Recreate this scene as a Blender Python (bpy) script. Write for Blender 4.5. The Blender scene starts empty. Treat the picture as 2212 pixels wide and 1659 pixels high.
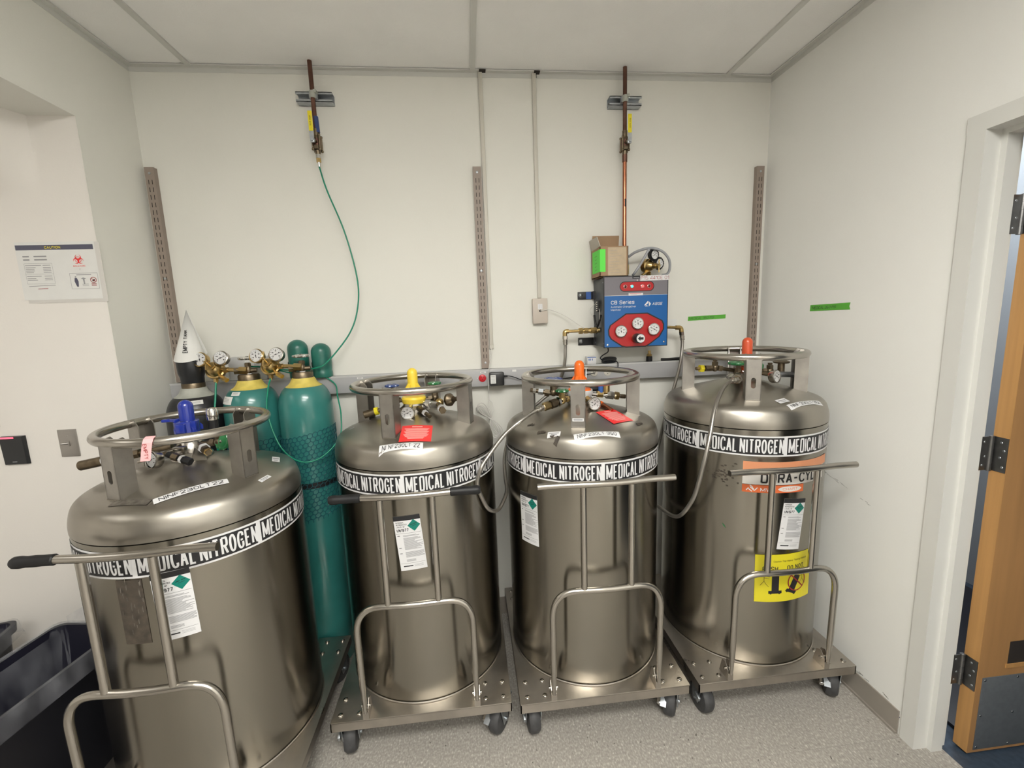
import bpy, bmesh, math, random
from math import sin, cos, pi, radians, sqrt
from mathutils import Vector, Matrix
random.seed(7)
SC = bpy.context.scene
COL = SC.collection

# ------------------------------------------------------------------ camera, world, exposure
cam = bpy.data.cameras.new('camera'); camo = bpy.data.objects.new('camera', cam); COL.objects.link(camo)
yaw, pitch, roll = 0.09502, 0.14851, 0.03558
_f = Vector((sin(yaw)*cos(pitch), cos(yaw)*cos(pitch), -sin(pitch)))
_r = Vector((cos(yaw), -sin(yaw), 0)); _d = _f.cross(_r)
_R = cos(roll)*_r + sin(roll)*_d; _D = -sin(roll)*_r + cos(roll)*_d
camo.matrix_world = Matrix(((_R.x, -_D.x, -_f.x, 0.0), (_R.y, -_D.y, -_f.y, -2.169), (_R.z, -_D.z, -_f.z, 1.5992), (0, 0, 0, 1)))
cam.sensor_width = 36; cam.lens = 930.79/2212*36; cam.clip_start = .02
SC.camera = camo
world = bpy.data.worlds.new('world'); SC.world = world; world.use_nodes = True
world.node_tree.nodes['Background'].inputs[0].default_value = (.9, .93, 1, 1)
world.node_tree.nodes['Background'].inputs[1].default_value = .05
SC.view_settings.view_transform = 'Standard'; SC.view_settings.look = 'None'
SC.view_settings.exposure = 1.7; SC.view_settings.gamma = 1; SC.view_settings.use_curve_mapping = False
LIGHT_MAIN = 10.5; LIGHT_SIDE = .7; FILL_HALL = 4.5

XL, XR, H = -1.39, 1.538, 2.7244     # left wall, right wall, ceiling
YR, ZS = -.32, 2.39                  # recess wall plane, recess ceiling
YF = -4.6                            # front wall behind the camera

# ------------------------------------------------------------------ materials
def mat(name, col, rough=.5, metal=0, noise=0, nscale=8, bump=0, bscale=60, spec=.5, emit=None, estr=0, alpha=1, col2=None, rnoise=0, aniso=0, stretch=None, transm=0, coat=0):
    m = bpy.data.materials.new(name); m.use_nodes = True; nt = m.node_tree; N = nt.nodes; L = nt.links
    b = N['Principled BSDF']
    b.inputs['Base Color'].default_value = (*col, 1); b.inputs['Roughness'].default_value = rough; b.inputs['Metallic'].default_value = metal
    b.inputs['Specular IOR Level'].default_value = spec; b.inputs['Alpha'].default_value = alpha
    b.inputs['Coat Weight'].default_value = coat
    if transm: b.inputs['Transmission Weight'].default_value = transm
    if emit: b.inputs['Emission Color'].default_value = (*emit, 1); b.inputs['Emission Strength'].default_value = estr
    tc = N.new('ShaderNodeTexCoord'); mp = N.new('ShaderNodeMapping'); L.new(tc.outputs['Object'], mp.inputs[0])
    if stretch: mp.inputs['Scale'].default_value = stretch
    if noise or rnoise or col2:
        n = N.new('ShaderNodeTexNoise'); n.inputs['Scale'].default_value = nscale; n.inputs['Detail'].default_value = 5; L.new(mp.outputs[0], n.inputs['Vector'])
        r = N.new('ShaderNodeMapRange'); r.inputs[1].default_value = .35; r.inputs[2].default_value = .65; L.new(n.outputs['Fac'], r.inputs[0])
        mx = N.new('ShaderNodeMix'); mx.data_type = 'RGBA'
        c2 = col2 or tuple(max(0, c*(1-noise)) for c in col)
        mx.inputs[6].default_value = (*col, 1); mx.inputs[7].default_value = (*c2, 1)
        L.new(r.outputs[0], mx.inputs[0]); L.new(mx.outputs[2], b.inputs['Base Color'])
        if rnoise:
            r2 = N.new('ShaderNodeMapRange'); r2.inputs[1].default_value = .3; r2.inputs[2].default_value = .7
            r2.inputs[3].default_value = rough-rnoise; r2.inputs[4].default_value = rough+rnoise
            L.new(n.outputs['Fac'], r2.inputs[0]); L.new(r2.outputs[0], b.inputs['Roughness'])
    if bump:
        n2 = N.new('ShaderNodeTexNoise'); n2.inputs['Scale'].default_value = bscale; n2.inputs['Detail'].default_value = 3; L.new(mp.outputs[0], n2.inputs['Vector'])
        bp = N.new('ShaderNodeBump'); bp.inputs['Strength'].default_value = bump; bp.inputs['Distance'].default_value = .002
        L.new(n2.outputs['Fac'], bp.inputs['Height']); L.new(bp.outputs[0], b.inputs['Normal'])
    if aniso:
        t = N.new('ShaderNodeTangent'); t.direction_type = 'RADIAL'; t.axis = 'Z'; L.new(t.outputs[0], b.inputs['Tangent'])
        b.inputs['Anisotropic'].default_value = aniso; b.inputs['Anisotropic Rotation'].default_value = .25
    return m

M = {}
M['wall'] = mat('wall_paint', (.76, .752, .70), .75, noise=.04, nscale=1.5, bump=.12, bscale=140, spec=.3)
M['wall_right'] = mat('wall_paint_right_lit', (.83, .83, .80), .7, noise=.04, nscale=1.5, bump=.12, bscale=140, spec=.3)  # lighter copy of the wall paint, extra light put into its colour
M['wall_warm'] = mat('wall_paint_recess', (.77, .74, .70), .75, noise=.03, nscale=1.5, bump=.12, bscale=140, spec=.3)
M['ceil'] = mat('ceiling_tile', (.89, .885, .87), .9, noise=.05, nscale=3, bump=.5, bscale=220, spec=.1)
M['grid'] = mat('ceiling_grid_paint', (.60, .60, .57), .5)
M['trimw'] = mat('frame_enamel', (.67, .67, .64), .4, noise=.03, nscale=4)
M['base'] = mat('rubber_base', (.30, .27, .235), .5, noise=.1, nscale=6)
M['steel_head'] = mat('spun_steel_head', (.42, .395, .35), .34, 1, noise=.10, nscale=5, rnoise=.05)
M['steel'] = mat('brushed_steel', (.32, .30, .26), .22, 1, noise=.10, nscale=2.2, rnoise=.05, aniso=.7, stretch=(3, 3, .5))
M['steel_pol'] = mat('polished_tube', (.46, .435, .395), .26, 1, noise=.05, nscale=5)
M['steel_plate'] = mat('scuffed_plate', (.52, .48, .43), .36, 1, noise=.22, nscale=7, rnoise=.12, bump=.1, bscale=20)
M['steel_flat'] = mat('satin_channel', (.42, .40, .37), .38, 1, noise=.15, nscale=20)
M['braid'] = mat('braided_hose', (.42, .40, .37), .33, 1)
M['brass'] = mat('brass', (.62, .45, .20), .28, 1, noise=.2, nscale=40)
M['bronze'] = mat('dull_bronze', (.22, .175, .12), .42, 1, noise=.3, nscale=50)
M['chrome'] = mat('chrome', (.68, .67, .65), .15, 1)
M['galv'] = mat('galvanised', (.50, .53, .56), .42, 1, noise=.2, nscale=40)
M['copper'] = mat('copper_tarnish', (.20, .105, .08), .38, 1, noise=.4, nscale=12)
M['copper_new'] = mat('copper_bright', (.46, .18, .10), .25, 1, noise=.2, nscale=14)
M['white'] = mat('label_white', (.66, .66, .67), .45)
M['paper'] = mat('paper_white', (.72, .72, .70), .7, noise=.03, nscale=20)
M['black'] = mat('black_ink', (.012, .012, .014), .5)
M['greyink'] = mat('grey_ink', (.30, .30, .31), .6)
M['rubber'] = mat('black_rubber', (.012, .012, .013), .5, noise=.3, nscale=30, spec=.35)
M['tread'] = mat('caster_tread', (.055, .055, .058), .6, noise=.3, nscale=40)
M['plastic_blk'] = mat('black_plastic', (.015, .016, .018), .35)
M['redlab'] = mat('red_label', (.75, .03, .03), .4)
M['pinkink'] = mat('pale_print', (.85, .40, .38), .5)
M['green_dia'] = mat('green_print', (.0, .17, .13), .45)
M['orange'] = mat('orange_plastic', (.85, .15, .01), .3, coat=.3)
M['redorange'] = mat('red_orange_plastic', (.66, .09, .03), .35, coat=.3)
M['yellow'] = mat('yellow_plastic', (.82, .60, .05), .35, coat=.3)
M['blue'] = mat('blue_plastic', (.012, .03, .27), .25, coat=.4)
M['bluewheel'] = mat('dark_blue_enamel', (.02, .05, .19), .3, coat=.3)
M['greenwheel'] = mat('green_enamel', (.015, .15, .045), .3, coat=.3)
M['yellowtag'] = mat('yellow_label', (.80, .68, .02), .4)
M['teal'] = mat('teal_enamel', (.034, .195, .18), .28, noise=.22, nscale=6, coat=.3)
M['teal_dark'] = mat('teal_cap_enamel', (.024, .165, .13), .33, noise=.3, nscale=14)
M['net'] = mat('net_plastic', (.008, .085, .105), .5)
M['yel_ring'] = mat('yellow_ring', (.68, .55, .12), .5, noise=.2, nscale=30)
M['gry_ring'] = mat('grey_ring', (.42, .43, .38), .6, noise=.15, nscale=30)
M['blkcyl'] = mat('black_enamel', (.016, .017, .02), .35, noise=.4, nscale=20)
M['hose_green'] = mat('green_tubing', (.005, .22, .13), .3)
M['tape'] = mat('green_tape', (.10, .40, .04), .6)
M['neon'] = mat('neon_sticker', (.12, .75, .08), .6)
M['card'] = mat('cardboard', (.36, .235, .14), .85, noise=.12, nscale=10)
M['cardlab'] = mat('cardboard_label', (.50, .40, .28), .8, noise=.1, nscale=30)
M['cardin'] = mat('cardboard_inside', (.50, .46, .40), .85)
M['pblue'] = mat('panel_blue', (.006, .105, .34), .35)
M['pgrey'] = mat('panel_grey', (.17, .16, .18), .4)
M['pred'] = mat('panel_red', (.42, .012, .015), .35)
M['boxgrey'] = mat('box_grey_paint', (.06, .065, .07), .45)
M['standard'] = mat('taupe_enamel', (.29, .235, .20), .5, noise=.06, nscale=20)
M['raceway'] = mat('grey_raceway', (.40, .40, .41), .42, noise=.05, nscale=10)
M['raceway_top'] = mat('raceway_lip', (.50, .50, .50), .4)
M['ivory'] = mat('ivory_plastic', (.58, .555, .49), .5)
M['jbox'] = mat('beige_plastic', (.52, .46, .40), .5)
M['whitecable'] = mat('white_cable', (.62, .60, .57), .5)
M['redout'] = mat('red_outlet', (.55, .01, .02), .35)
M['floor_hall'] = mat('blue_floor', (.045, .065, .095), .35, noise=.3, nscale=60)
M['hallwall'] = mat('hall_paint', (.30, .325, .35), .7)
M['hallbase'] = mat('hall_dark_panel', (.012, .012, .018), .5)
M['wood'] = mat('birch_veneer', (.40, .215, .085), .42, noise=.16, nscale=3, stretch=(8, 8, .6))
M['wood_edge'] = mat('birch_edge', (.50, .27, .095), .45, noise=.16, nscale=3, stretch=(20, 20, .6))
M['kick'] = mat('kick_plate_grey', (.095, .105, .115), .45, noise=.15, nscale=60)
M['hinge'] = mat('hinge_steel', (.25, .25, .25), .4, 1, noise=.2, nscale=30)
M['bin'] = mat('bin_plastic', (.006, .006, .009), .5)
M['binblue'] = mat('bin_inside', (.006, .006, .016), .6)
M['switch'] = mat('switch_steel', (.42, .40, .38), .38, 1)
M['led_red'] = mat('led_red', (.5, .05, .08), .4, emit=(1, .10, .16), estr=.55)
M['led_cyan'] = mat('led_cyan', (.1, .4, .4), .4, emit=(.12, .75, .7), estr=.33)
M['led_rose'] = mat('led_rose', (.5, .1, .1), .4, emit=(1, .13, .12), estr=.30)
M['led_off'] = mat('led_off', (.10, .0, .0), .2)
M['dial'] = mat('gauge_dial', (.68, .68, .68), .35)
M['orange_print'] = mat('orange_print', (.62, .13, .035), .5)
M['orange_fade'] = mat('faded_orange_print', (.62, .26, .13), .5)
M['placard'] = mat('placard_white', (.62, .60, .57), .5)
M['hazard'] = mat('hazard_yellow', (.66, .58, .02), .45)
M['pinktag'] = mat('pink_tape', (.85, .45, .46), .6)
M['darkred'] = mat('dark_red_ink', (.28, .02, .02), .5)
M['navyink'] = mat('navy_ink', (.09, .09, .13), .6)
M['residue'] = mat('sticker_residue', (.075, .06, .045), .6, noise=.5, nscale=50)
M['foil'] = mat('foil_label', (.45, .42, .38), .45, 1, noise=.4, nscale=60)
M['scuff'] = mat('scuff_mark', (.30, .29, .27), .8)
M['scuffblue'] = mat('blue_scuff', (.09, .10, .16), .7)
M['slot'] = mat('slot_dark', (.02, .015, .012), .8)
M['cblue'] = mat('carton_blue', (.03, .10, .35), .4)
M['lampw'] = mat('lamp_diffuser', (.9, .9, .85), .5, emit=(1, .98, .92), estr=LIGHT_MAIN)
M['lamps'] = mat('lamp_diffuser_side', (.9, .9, .85), .5, emit=(1, .955, .90), estr=LIGHT_SIDE)
M['fillh'] = mat('fill_light_hall', (.9, .9, .85), .5, emit=(.92, .96, 1), estr=FILL_HALL)

def liner_material():
    m = bpy.data.materials.new('bin_liner_film'); m.use_nodes = True; nt = m.node_tree; N = nt.nodes; L = nt.links
    b = N['Principled BSDF']; b.inputs['Base Color'].default_value = (.34, .35, .39, 1); b.inputs['Roughness'].default_value = .3
    tc = N.new('ShaderNodeTexCoord'); n = N.new('ShaderNodeTexNoise'); n.inputs['Scale'].default_value = 9; n.inputs['Detail'].default_value = 4
    mp = N.new('ShaderNodeMapping'); mp.inputs['Scale'].default_value = (1.6, 1.6, .6); L.new(tc.outputs['Object'], mp.inputs[0]); L.new(mp.outputs[0], n.inputs['Vector'])
    r = N.new('ShaderNodeMapRange'); r.inputs[1].default_value = .3; r.inputs[2].default_value = .7; r.inputs[3].default_value = .03; r.inputs[4].default_value = .34
    L.new(n.outputs['Fac'], r.inputs[0]); L.new(r.outputs[0], b.inputs['Alpha'])
    bp = N.new('ShaderNodeBump'); bp.inputs['Strength'].default_value = .6; bp.inputs['Distance'].default_value = .01
    L.new(n.outputs['Fac'], bp.inputs['Height']); L.new(bp.outputs[0], b.inputs['Normal'])
    return m
M['liner'] = liner_material()

def floor_material():
    m = bpy.data.materials.new('vinyl_tile_floor'); m.use_nodes = True; nt = m.node_tree; N = nt.nodes; L = nt.links
    b = N['Principled BSDF']; b.inputs['Roughness'].default_value = .5
    tc = N.new('ShaderNodeTexCoord'); mp = N.new('ShaderNodeMapping'); mp.inputs['Scale'].default_value = (1.7, 1, 1); L.new(tc.outputs['Object'], mp.inputs[0])
    n = N.new('ShaderNodeTexNoise'); n.inputs['Scale'].default_value = 95; n.inputs['Detail'].default_value = 3; L.new(mp.outputs[0], n.inputs['Vector'])
    cr = N.new('ShaderNodeValToRGB'); e = cr.color_ramp.elements
    e[0].position = .33; e[0].color = (.285, .262, .235, 1); e[1].position = .50; e[1].color = (.345, .322, .29, 1)
    x = cr.color_ramp.elements.new(.62); x.color = (.415, .39, .352, 1); x = cr.color_ramp.elements.new(.74); x.color = (.62, .59, .54, 1)
    L.new(n.outputs['Fac'], cr.inputs[0])
    n2 = N.new('ShaderNodeTexNoise'); n2.inputs['Scale'].default_value = 48; n2.inputs['Detail'].default_value = 1; L.new(mp.outputs[0], n2.inputs['Vector'])
    r = N.new('ShaderNodeMapRange'); r.inputs[1].default_value = .73; r.inputs[2].default_value = .78; L.new(n2.outputs['Fac'], r.inputs[0])
    mx = N.new('ShaderNodeMix'); mx.data_type = 'RGBA'; mx.inputs[7].default_value = (.09, .08, .07, 1); L.new(r.outputs[0], mx.inputs[0]); L.new(cr.outputs[0], mx.inputs[6])
    br = N.new('ShaderNodeTexBrick'); br.inputs['Scale'].default_value = 1; br.offset = 0; br.inputs['Brick Width'].default_value = .305; br.inputs['Row Height'].default_value = .305; br.inputs['Mortar Size'].default_value = .0008
    br.inputs['Color1'].default_value = (1, 1, 1, 1); br.inputs['Color2'].default_value = (.94, .94, .94, 1); br.inputs['Mortar'].default_value = (.75, .75, .75, 1)
    L.new(tc.outputs['Object'], br.inputs['Vector'])
    ml = N.new('ShaderNodeMix'); ml.data_type = 'RGBA'; ml.blend_type = 'MULTIPLY'; ml.inputs[0].default_value = 1
    L.new(mx.outputs[2], ml.inputs[6]); L.new(br.outputs['Color'], ml.inputs[7]); L.new(ml.outputs[2], b.inputs['Base Color'])
    return m
M['floor'] = floor_material()

def braid_bump(m):
    nt = m.node_tree; N = nt.nodes; L = nt.links; tc = N.new('ShaderNodeTexCoord')
    w = N.new('ShaderNodeTexChecker'); w.inputs['Scale'].default_value = 420; L.new(tc.outputs['Object'], w.inputs['Vector'])
    w.inputs['Color1'].default_value = (1, 1, 1, 1); w.inputs['Color2'].default_value = (0, 0, 0, 1)
    bp = N.new('ShaderNodeBump'); bp.inputs['Strength'].default_value = .7; bp.inputs['Distance'].default_value = .0015
    L.new(w.outputs['Fac'], bp.inputs['Height']); L.new(bp.outputs[0], N['Principled BSDF'].inputs['Normal'])
braid_bump(M['braid'])

# ------------------------------------------------------------------ mesh builder
GL = {  # glyph: width, strokes on an 8-unit cap height; ~ rounded, * closed
'A': (6, '00 38 60/1.2 5.2'), 'B': (6, '00 08/~08 48 68 64 44 04/~04 44 64 60 40 00'), 'C': (6, '~66 68 08 00 60 62'), 'D': (6, '00 08/~08 48 68 60 40 00'), 'E': (5, '58 08 00 50/04 44'),
'F': (5, '58 08 00/04 44'), 'G': (6, '~66 68 08 00 60 63/64 34'), 'H': (6, '08 00/68 60/04 64'), 'I': (0, '08 00'), 'J': (5, '~58 50 00 02'), 'K': (6, '08 00/68 03/25 60'),
'L': (5, '08 00 50'), 'M': (9, '00 08 4.5 98 90'), 'N': (6, '00 08 60 68'), 'O': (6, '*08 68 60 00'), 'P': (6, '00 08/~08 48 68 64 44 04'), 'Q': (6, '*08 68 60 00/32 60'),
'R': (6, '00 08/~08 48 68 64 44 04/34 60'), 'S': (6, '~66 68 08 04 64 60 00 02'), 'T': (6, '08 68/38 30'), 'U': (6, '~08 00 60 68'), 'V': (6, '08 30 68'), 'W': (8, '08 20 47 60 88'),
'X': (6, '08 60/68 00'), 'Y': (6, '08 34 68/34 30'), 'Z': (6, '08 68 00 60'), '0': (6, '*08 68 60 00'), '1': (3, '06 38 30'), '2': (6, '~06 08 68 65 00/00 60'),
'3': (6, '~06 08 68 64 24/~24 64 60 00 02'), '4': (6, '50 58 02 62'), '5': (6, '58 08 04/~04 64 60 00 02'), '6': (6, '~66 68 08 00 60 65 05'), '7': (6, '08 68 20'), '8': (6, '*08 68 64 04/*04 64 60 00'),
'9': (6, '~02 00 60 68 08 03 63'), ',': (1, '11 0z'), '!': (1, '18 13/11 10'), '-': (4, '04 44'), ' ': (2, ''),
'a': (5, '~05 06 56 50/~53 03 00 50 52'), 'b': (5, '08 00/*06 56 50 00'), 'c': (5, '~54 56 06 00 50 52'), 'd': (5, '58 50/*06 56 50 00'), 'e': (5, '~51 50 00 06 56 53/53 03'),
'f': (3, '~38 18 10/06 36'), 'g': (5, '*06 56 50 00/~56 5y 0y'), 'h': (5, '08 00/~04 06 56 50'), 'i': (0, '06 00/08 07'), 'k': (5, '08 00/56 02/13 50'), 'l': (0, '08 00'), 'm': (8, '06 00/~04 06 46 40/~44 46 86 80'),
'n': (5, '06 00/~04 06 56 50'), 'o': (5, '*06 56 50 00'), 'p': (5, '06 0y/*06 56 50 00'), 'r': (3, '06 00/~04 06 36'), 's': (5, '~55 56 06 03 53 50 00 01'), 't': (3, '~18 10 30/06 36'),
'u': (5, '~06 00 50 56/56 50'), 'v': (5, '06 20 56'), 'y': (5, '06 20/56 1y'), 'z': (5, '06 56 00 50')}
def _pts(tok):
    out = []
    for q in tok.split():
        if '.' in q and len(q) == 3: out.append((float(q), 2.5)); continue
        out.append((float(q[0]), {'z': -1.5, 'y': -2.2}.get(q[1]) if q[1] in 'zy' else float(q[1])))
    return out
def glyph(ch):
    w, st = GL[ch]; res = []
    for tok in st.split('/'):
        if not tok: continue
        cl = tok[0] == '*'; sm = tok[0] in '~*'; P = _pts(tok.lstrip('~*'))
        if ch == 'A' and '.' in tok: P = [(1.0, 2.6), (5.0, 2.6)]
        if ch == 'M': P = [(0, 0), (0, 8), (4.5, 1), (9, 8), (9, 0)]
        if sm:
            for _ in range(3 if cl else 3):
                n = len(P); Q = []
                fr = .28 if _ == 0 else .25
                if not cl: Q.append(P[0])
                for i in range(n if cl else n-1):
                    a, b = P[i], P[(i+1) % n]
                    p = (a[0]+(b[0]-a[0])*fr, a[1]+(b[1]-a[1])*fr); q = (a[0]+(b[0]-a[0])*(1-fr), a[1]+(b[1]-a[1])*(1-fr))
                    if cl or i > 0: Q.append(p)
                    if cl or i < n-2: Q.append(q)
                if not cl: Q.append(P[-1])
                P = Q
        res.append((P, cl, sm))
    return w, res
_TC = {}
def text_geo(s, wt, sx):
    """stroke lettering: wt stroke weight in glyph units, sx horizontal squeeze"""
    k = (s, wt, round(sx, 4))
    if k in _TC: return _TC[k]
    vs, fs = [], []; lay = []; L0 = 0; x = 0; h = wt/2; tr = 1.1+(.1+wt)/sx
    for ch in s:
        w, st = glyph(ch)
        for P, cl, sm in st:
            L0 += 1; lay += [L0]*(len(vs)-len(lay))
            P = [Vector(((x+a)*sx, h+b*(8-wt)/8)) for a, b in P]
            if cl: P = P+[P[0], P[1]]
            n = len(P)
            if sm:
                L_ = []
                for i in range(n):
                    t = (P[min(i+1, n-1)]-P[max(i-1, 0)]).normalized(); q = Vector((-t.y, t.x))*h
                    if cl and i >= n-1: continue
                    L_.append((P[i]-q, P[i]+q))
                b0 = len(vs)
                for a, c in L_: vs += [a[:], c[:]]
                m_ = len(L_)
                if cl:
                    # last L_ equals the first point again
                    t = (P[1]-P[n-3]).normalized()
                    for i in range(m_-2): fs.append((b0+2*i, b0+2*i+2, b0+2*i+3, b0+2*i+1))
                    fs.append((b0+2*(m_-2), b0, b0+1, b0+2*(m_-2)+1))
                    q = Vector((-t.y, t.x))*h; vs[b0] = (P[0]-q)[:]; vs[b0+1] = (P[0]+q)[:]
                else:
                    for i in range(m_-1): fs.append((b0+2*i, b0+2*i+2, b0+2*i+3, b0+2*i+1))
            else:
                for i in range(n-1):
                    d = (P[i+1]-P[i]).normalized(); q = Vector((-d.y, d.x))*h; hz = abs(d.x) < .02 or abs(d.y) < .02
                    e0 = h*.98 if (i > 0 and hz) else (h*.35 if i > 0 else 0); e1 = h*.98 if (i < n-2 and hz) else (h*.35 if i < n-2 else 0)
                    a = P[i]-d*e0; c = P[i+1]+d*e1; b0 = len(vs); lay += [L0]*(len(vs)-len(lay)); L0 += 1; vs += [(a-q)[:], (c-q)[:], (c+q)[:], (a+q)[:]]; fs.append((b0, b0+1, b0+2, b0+3))
        x += w+tr
    lay += [L0]*(len(vs)-len(lay))
    vs = [(v[0], v[1], (l % 6)*1.6e-5) for v, l in zip(vs, lay)]
    x1 = max([v[0] for v in vs]); x0 = min([v[0] for v in vs]); _TC[k] = (vs, fs, x0, x1); return _TC[k]

class MB:
    def __init__(s, *mats): s.v = []; s.f = []; s.m = []; s.mats = list(mats) or ['steel']; s.fn = None; s.X = Matrix()
    def mi(s, name):
        if isinstance(name, int): return name
        if name not in s.mats: s.mats.append(name)
        return s.mats.index(name)
    def add(s, vs, fs, m=0):
        m = s.mi(m); b = len(s.v)
        for p in vs:
            p = s.X @ Vector(p)
            if s.fn: p = Vector(s.fn(*p))
            s.v.append(p)
        for f in fs: s.f.append(tuple(b+i for i in f)); s.m.append(m)
        return s
    def box(s, c, d, m=0, R=None, bev=0):
        x, y, z = d[0]/2, d[1]/2, d[2]/2
        if bev:
            bm = bmesh.new(); bmesh.ops.create_cube(bm, size=1)
            for v in bm.verts: v.co = Vector((v.co.x*d[0], v.co.y*d[1], v.co.z*d[2]))
            bmesh.ops.bevel(bm, geom=bm.edges[:], offset=bev, segments=2, affect='EDGES', profile=.5)
            vs = [v.co.copy() for v in bm.verts]; bm.verts.index_update(); fs = [tuple(v.index for v in f.verts) for f in bm.faces]; bm.free()
        else:
            vs = [Vector((a*x, b*y, e*z)) for a in (-1, 1) for b in (-1, 1) for e in (-1, 1)]
            fs = [(0, 1, 3, 2), (4, 6, 7, 5), (0, 4, 5, 1), (2, 3, 7, 6), (0, 2, 6, 4), (1, 5, 7, 3)]
        if R: vs = [R @ v for v in vs]
        return s.add([v+Vector(c) for v in vs], fs, m)
    def b2(s, x0, y0, z0, x1, y1, z1, m=0, bev=0): return s.box(((x0+x1)/2, (y0+y1)/2, (z0+z1)/2), (abs(x1-x0), abs(y1-y0), abs(z1-z0)), m, None, bev)
    def quad(s, a, b, c, d, m=0): return s.add([a, b, c, d], [(0, 1, 2, 3)], m)
    def lathe(s, prof, o=(0, 0, 0), ax=(0, 0, 1), n=32, m=0, capb=True, capt=True, ref=None):
        ax = Vector(ax).normalized(); r = Vector(ref) if ref else (Vector((1, 0, 0)) if abs(ax.x) < .9 else Vector((0, 1, 0)))
        u = (r-ax*r.dot(ax)).normalized(); w = ax.cross(u); o = Vector(o); vs = []; fs = []
        for rr, z in prof:
            for i in range(n):
                a = 2*pi*i/n; vs.append(o+ax*z+(u*cos(a)+w*sin(a))*rr)
        for j in range(len(prof)-1):
            for i in range(n):
                k = (i+1) % n; fs.append((j*n+i, j*n+k, (j+1)*n+k, (j+1)*n+i))
        if capb and prof[0][0] > 1e-5: fs.append(tuple(range(n))[::-1])
        if capt and prof[-1][0] > 1e-5: fs.append(tuple((len(prof)-1)*n+i for i in range(n)))
        return s.add(vs, fs, m)
    def cyl(s, a, b, r, r2=None, n=20, m=0, bev=0):
        a = Vector(a); b = Vector(b); L = (b-a).length; r2 = r if r2 is None else r2
        pr = [(r, 0), (r2, L)] if not bev else [(r-bev, 0), (r, bev), (r2, L-bev), (r2-bev, L)]
        return s.lathe(pr, a, b-a, n, m)
    def hexn(s, a, b, r, m=0): return s.cyl(a, b, r, n=6, m=m)
    def sph(s, c, r, m=0, n=16, sq=1): 
        return s.lathe([(r*sin(pi*i/8), -r*sq*cos(pi*i/8)) for i in range(9)], c, (0, 0, 1), n, m, False, False)
    def tube(s, pts, r, n=12, m=0, closed=False, cap=True, rs=None):
        P = [Vector(p) for p in pts]; k = len(P); vs = []; fs = []
        T = []
        for i in range(k):
            a = P[(i-1) % k] if (closed or i) else P[0]; b = P[(i+1) % k] if (closed or i < k-1) else P[-1]
            T.append((b-a).normalized())
        u = T[0].orthogonal().normalized()
        if closed: u = Vector((0, 0, 1)) if abs(T[0].z) < .9 else u
        for i in range(k):
            u = (u-T[i]*u.dot(T[i])).normalized(); w = T[i].cross(u); rr = rs[i] if rs else r
            for j in range(n):
                a = 2*pi*j/n; vs.append(P[i]+(u*cos(a)+w*sin(a))*rr)
        for i in range(k if closed else k-1):
            q = (i+1) % k
            for j in range(n):
                l = (j+1) % n; fs.append((i*n+j, i*n+l, q*n+l, q*n+j))
        if cap and not closed: fs.append(tuple(range(n))[::-1]); fs.append(tuple((k-1)*n+j for j in range(n)))
        return s.add(vs, fs, m)
    def sheet(s, x0, y0, x1, y1, w=0, m=0, nx=1, ny=1):
        vs = [(x0+(x1-x0)*i/nx, y0+(y1-y0)*j/ny, w) for j in range(ny+1) for i in range(nx+1)]
        fs = [(j*(nx+1)+i, j*(nx+1)+i+1, (j+1)*(nx+1)+i+1, (j+1)*(nx+1)+i) for j in range(ny) for i in range(nx)]
        return s.add(vs, fs, m)
    def poly(s, pts, w=0, m=0): return s.add([(a, b, w) for a, b in pts], [tuple(range(len(pts)))], m)
    def strips(s, pts, w=0, m=0, n=12):
        xs = [p[0] for p in pts]; x0, x1 = min(xs), max(xs); N = len(pts)
        def yr(x):
            ys = []
            for i in range(N):
                (a, b), (c, d) = pts[i], pts[(i+1) % N]
                if min(a, c)-1e-9 <= x <= max(a, c)+1e-9: ys += [b+(d-b)*(x-a)/(c-a)] if abs(c-a) > 1e-9 else [b, d]
            return min(ys), max(ys)
        for i in range(n):
            a, c = x0+(x1-x0)*i/n, x0+(x1-x0)*(i+1)/n; p, q = yr(a), yr(c); s.poly([(a, p[0]), (c, q[0]), (c, q[1]), (a, p[1])], w, m)
        return s
    def disc(s, c, r, w=0, m=0, n=28): return s.poly([(c[0]+r*cos(2*pi*i/n), c[1]+r*sin(2*pi*i/n)) for i in range(n)], w, m)
    def ring2(s, c, r0, r1, w=0, m=0, n=36):
        vs = [(c[0]+r*cos(2*pi*i/n), c[1]+r*sin(2*pi*i/n), w) for r in (r0, r1) for i in range(n)]
        return s.add(vs, [(i, n+i, n+(i+1) % n, (i+1) % n) for i in range(n)], m)
    def line2(s, a, b, t, w=0, m=0):
        a = Vector(a); b = Vector(b); d = (b-a).normalized()*t/2; q = Vector((-d.y, d.x))
        return s.poly([(a-q)[:], (b-q)[:], (b+q)[:], (a+q)[:]], w, m)
    def prism(s, pts, z0, z1, m=0):
        n = len(pts); vs = [(a, b, z0) for a, b in pts]+[(a, b, z1) for a, b in pts]
        return s.add(vs, [tuple(range(n))[::-1], tuple(range(n, 2*n))]+[(i, (i+1) % n, n+(i+1) % n, n+i) for i in range(n)], m)
    def text(s, t, x, y, h, w=0, m='black', width=None, bold=.0, align='L', shear=0, wt=None):
        wt = wt or (1.25 if bold > .007 else (1.0 if bold > 0 else .75)); k = h/8; sx = 1.0
        if width:
            for _ in range(6):
                g = text_geo(t, wt, sx); W = (g[3]-g[2])*k; sx = max(.3, sx*width/W) if abs(W-width) > width*.004 else sx
        vs, fs, x0, x1 = text_geo(t, wt, sx); W = (x1-x0)*k
        ox = x if align == 'L' else x-W/2
        return s.add([(ox+(a-x0)*k+shear*b*k, y+b*k, w+l) for a, b, l in vs], fs, m)
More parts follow.
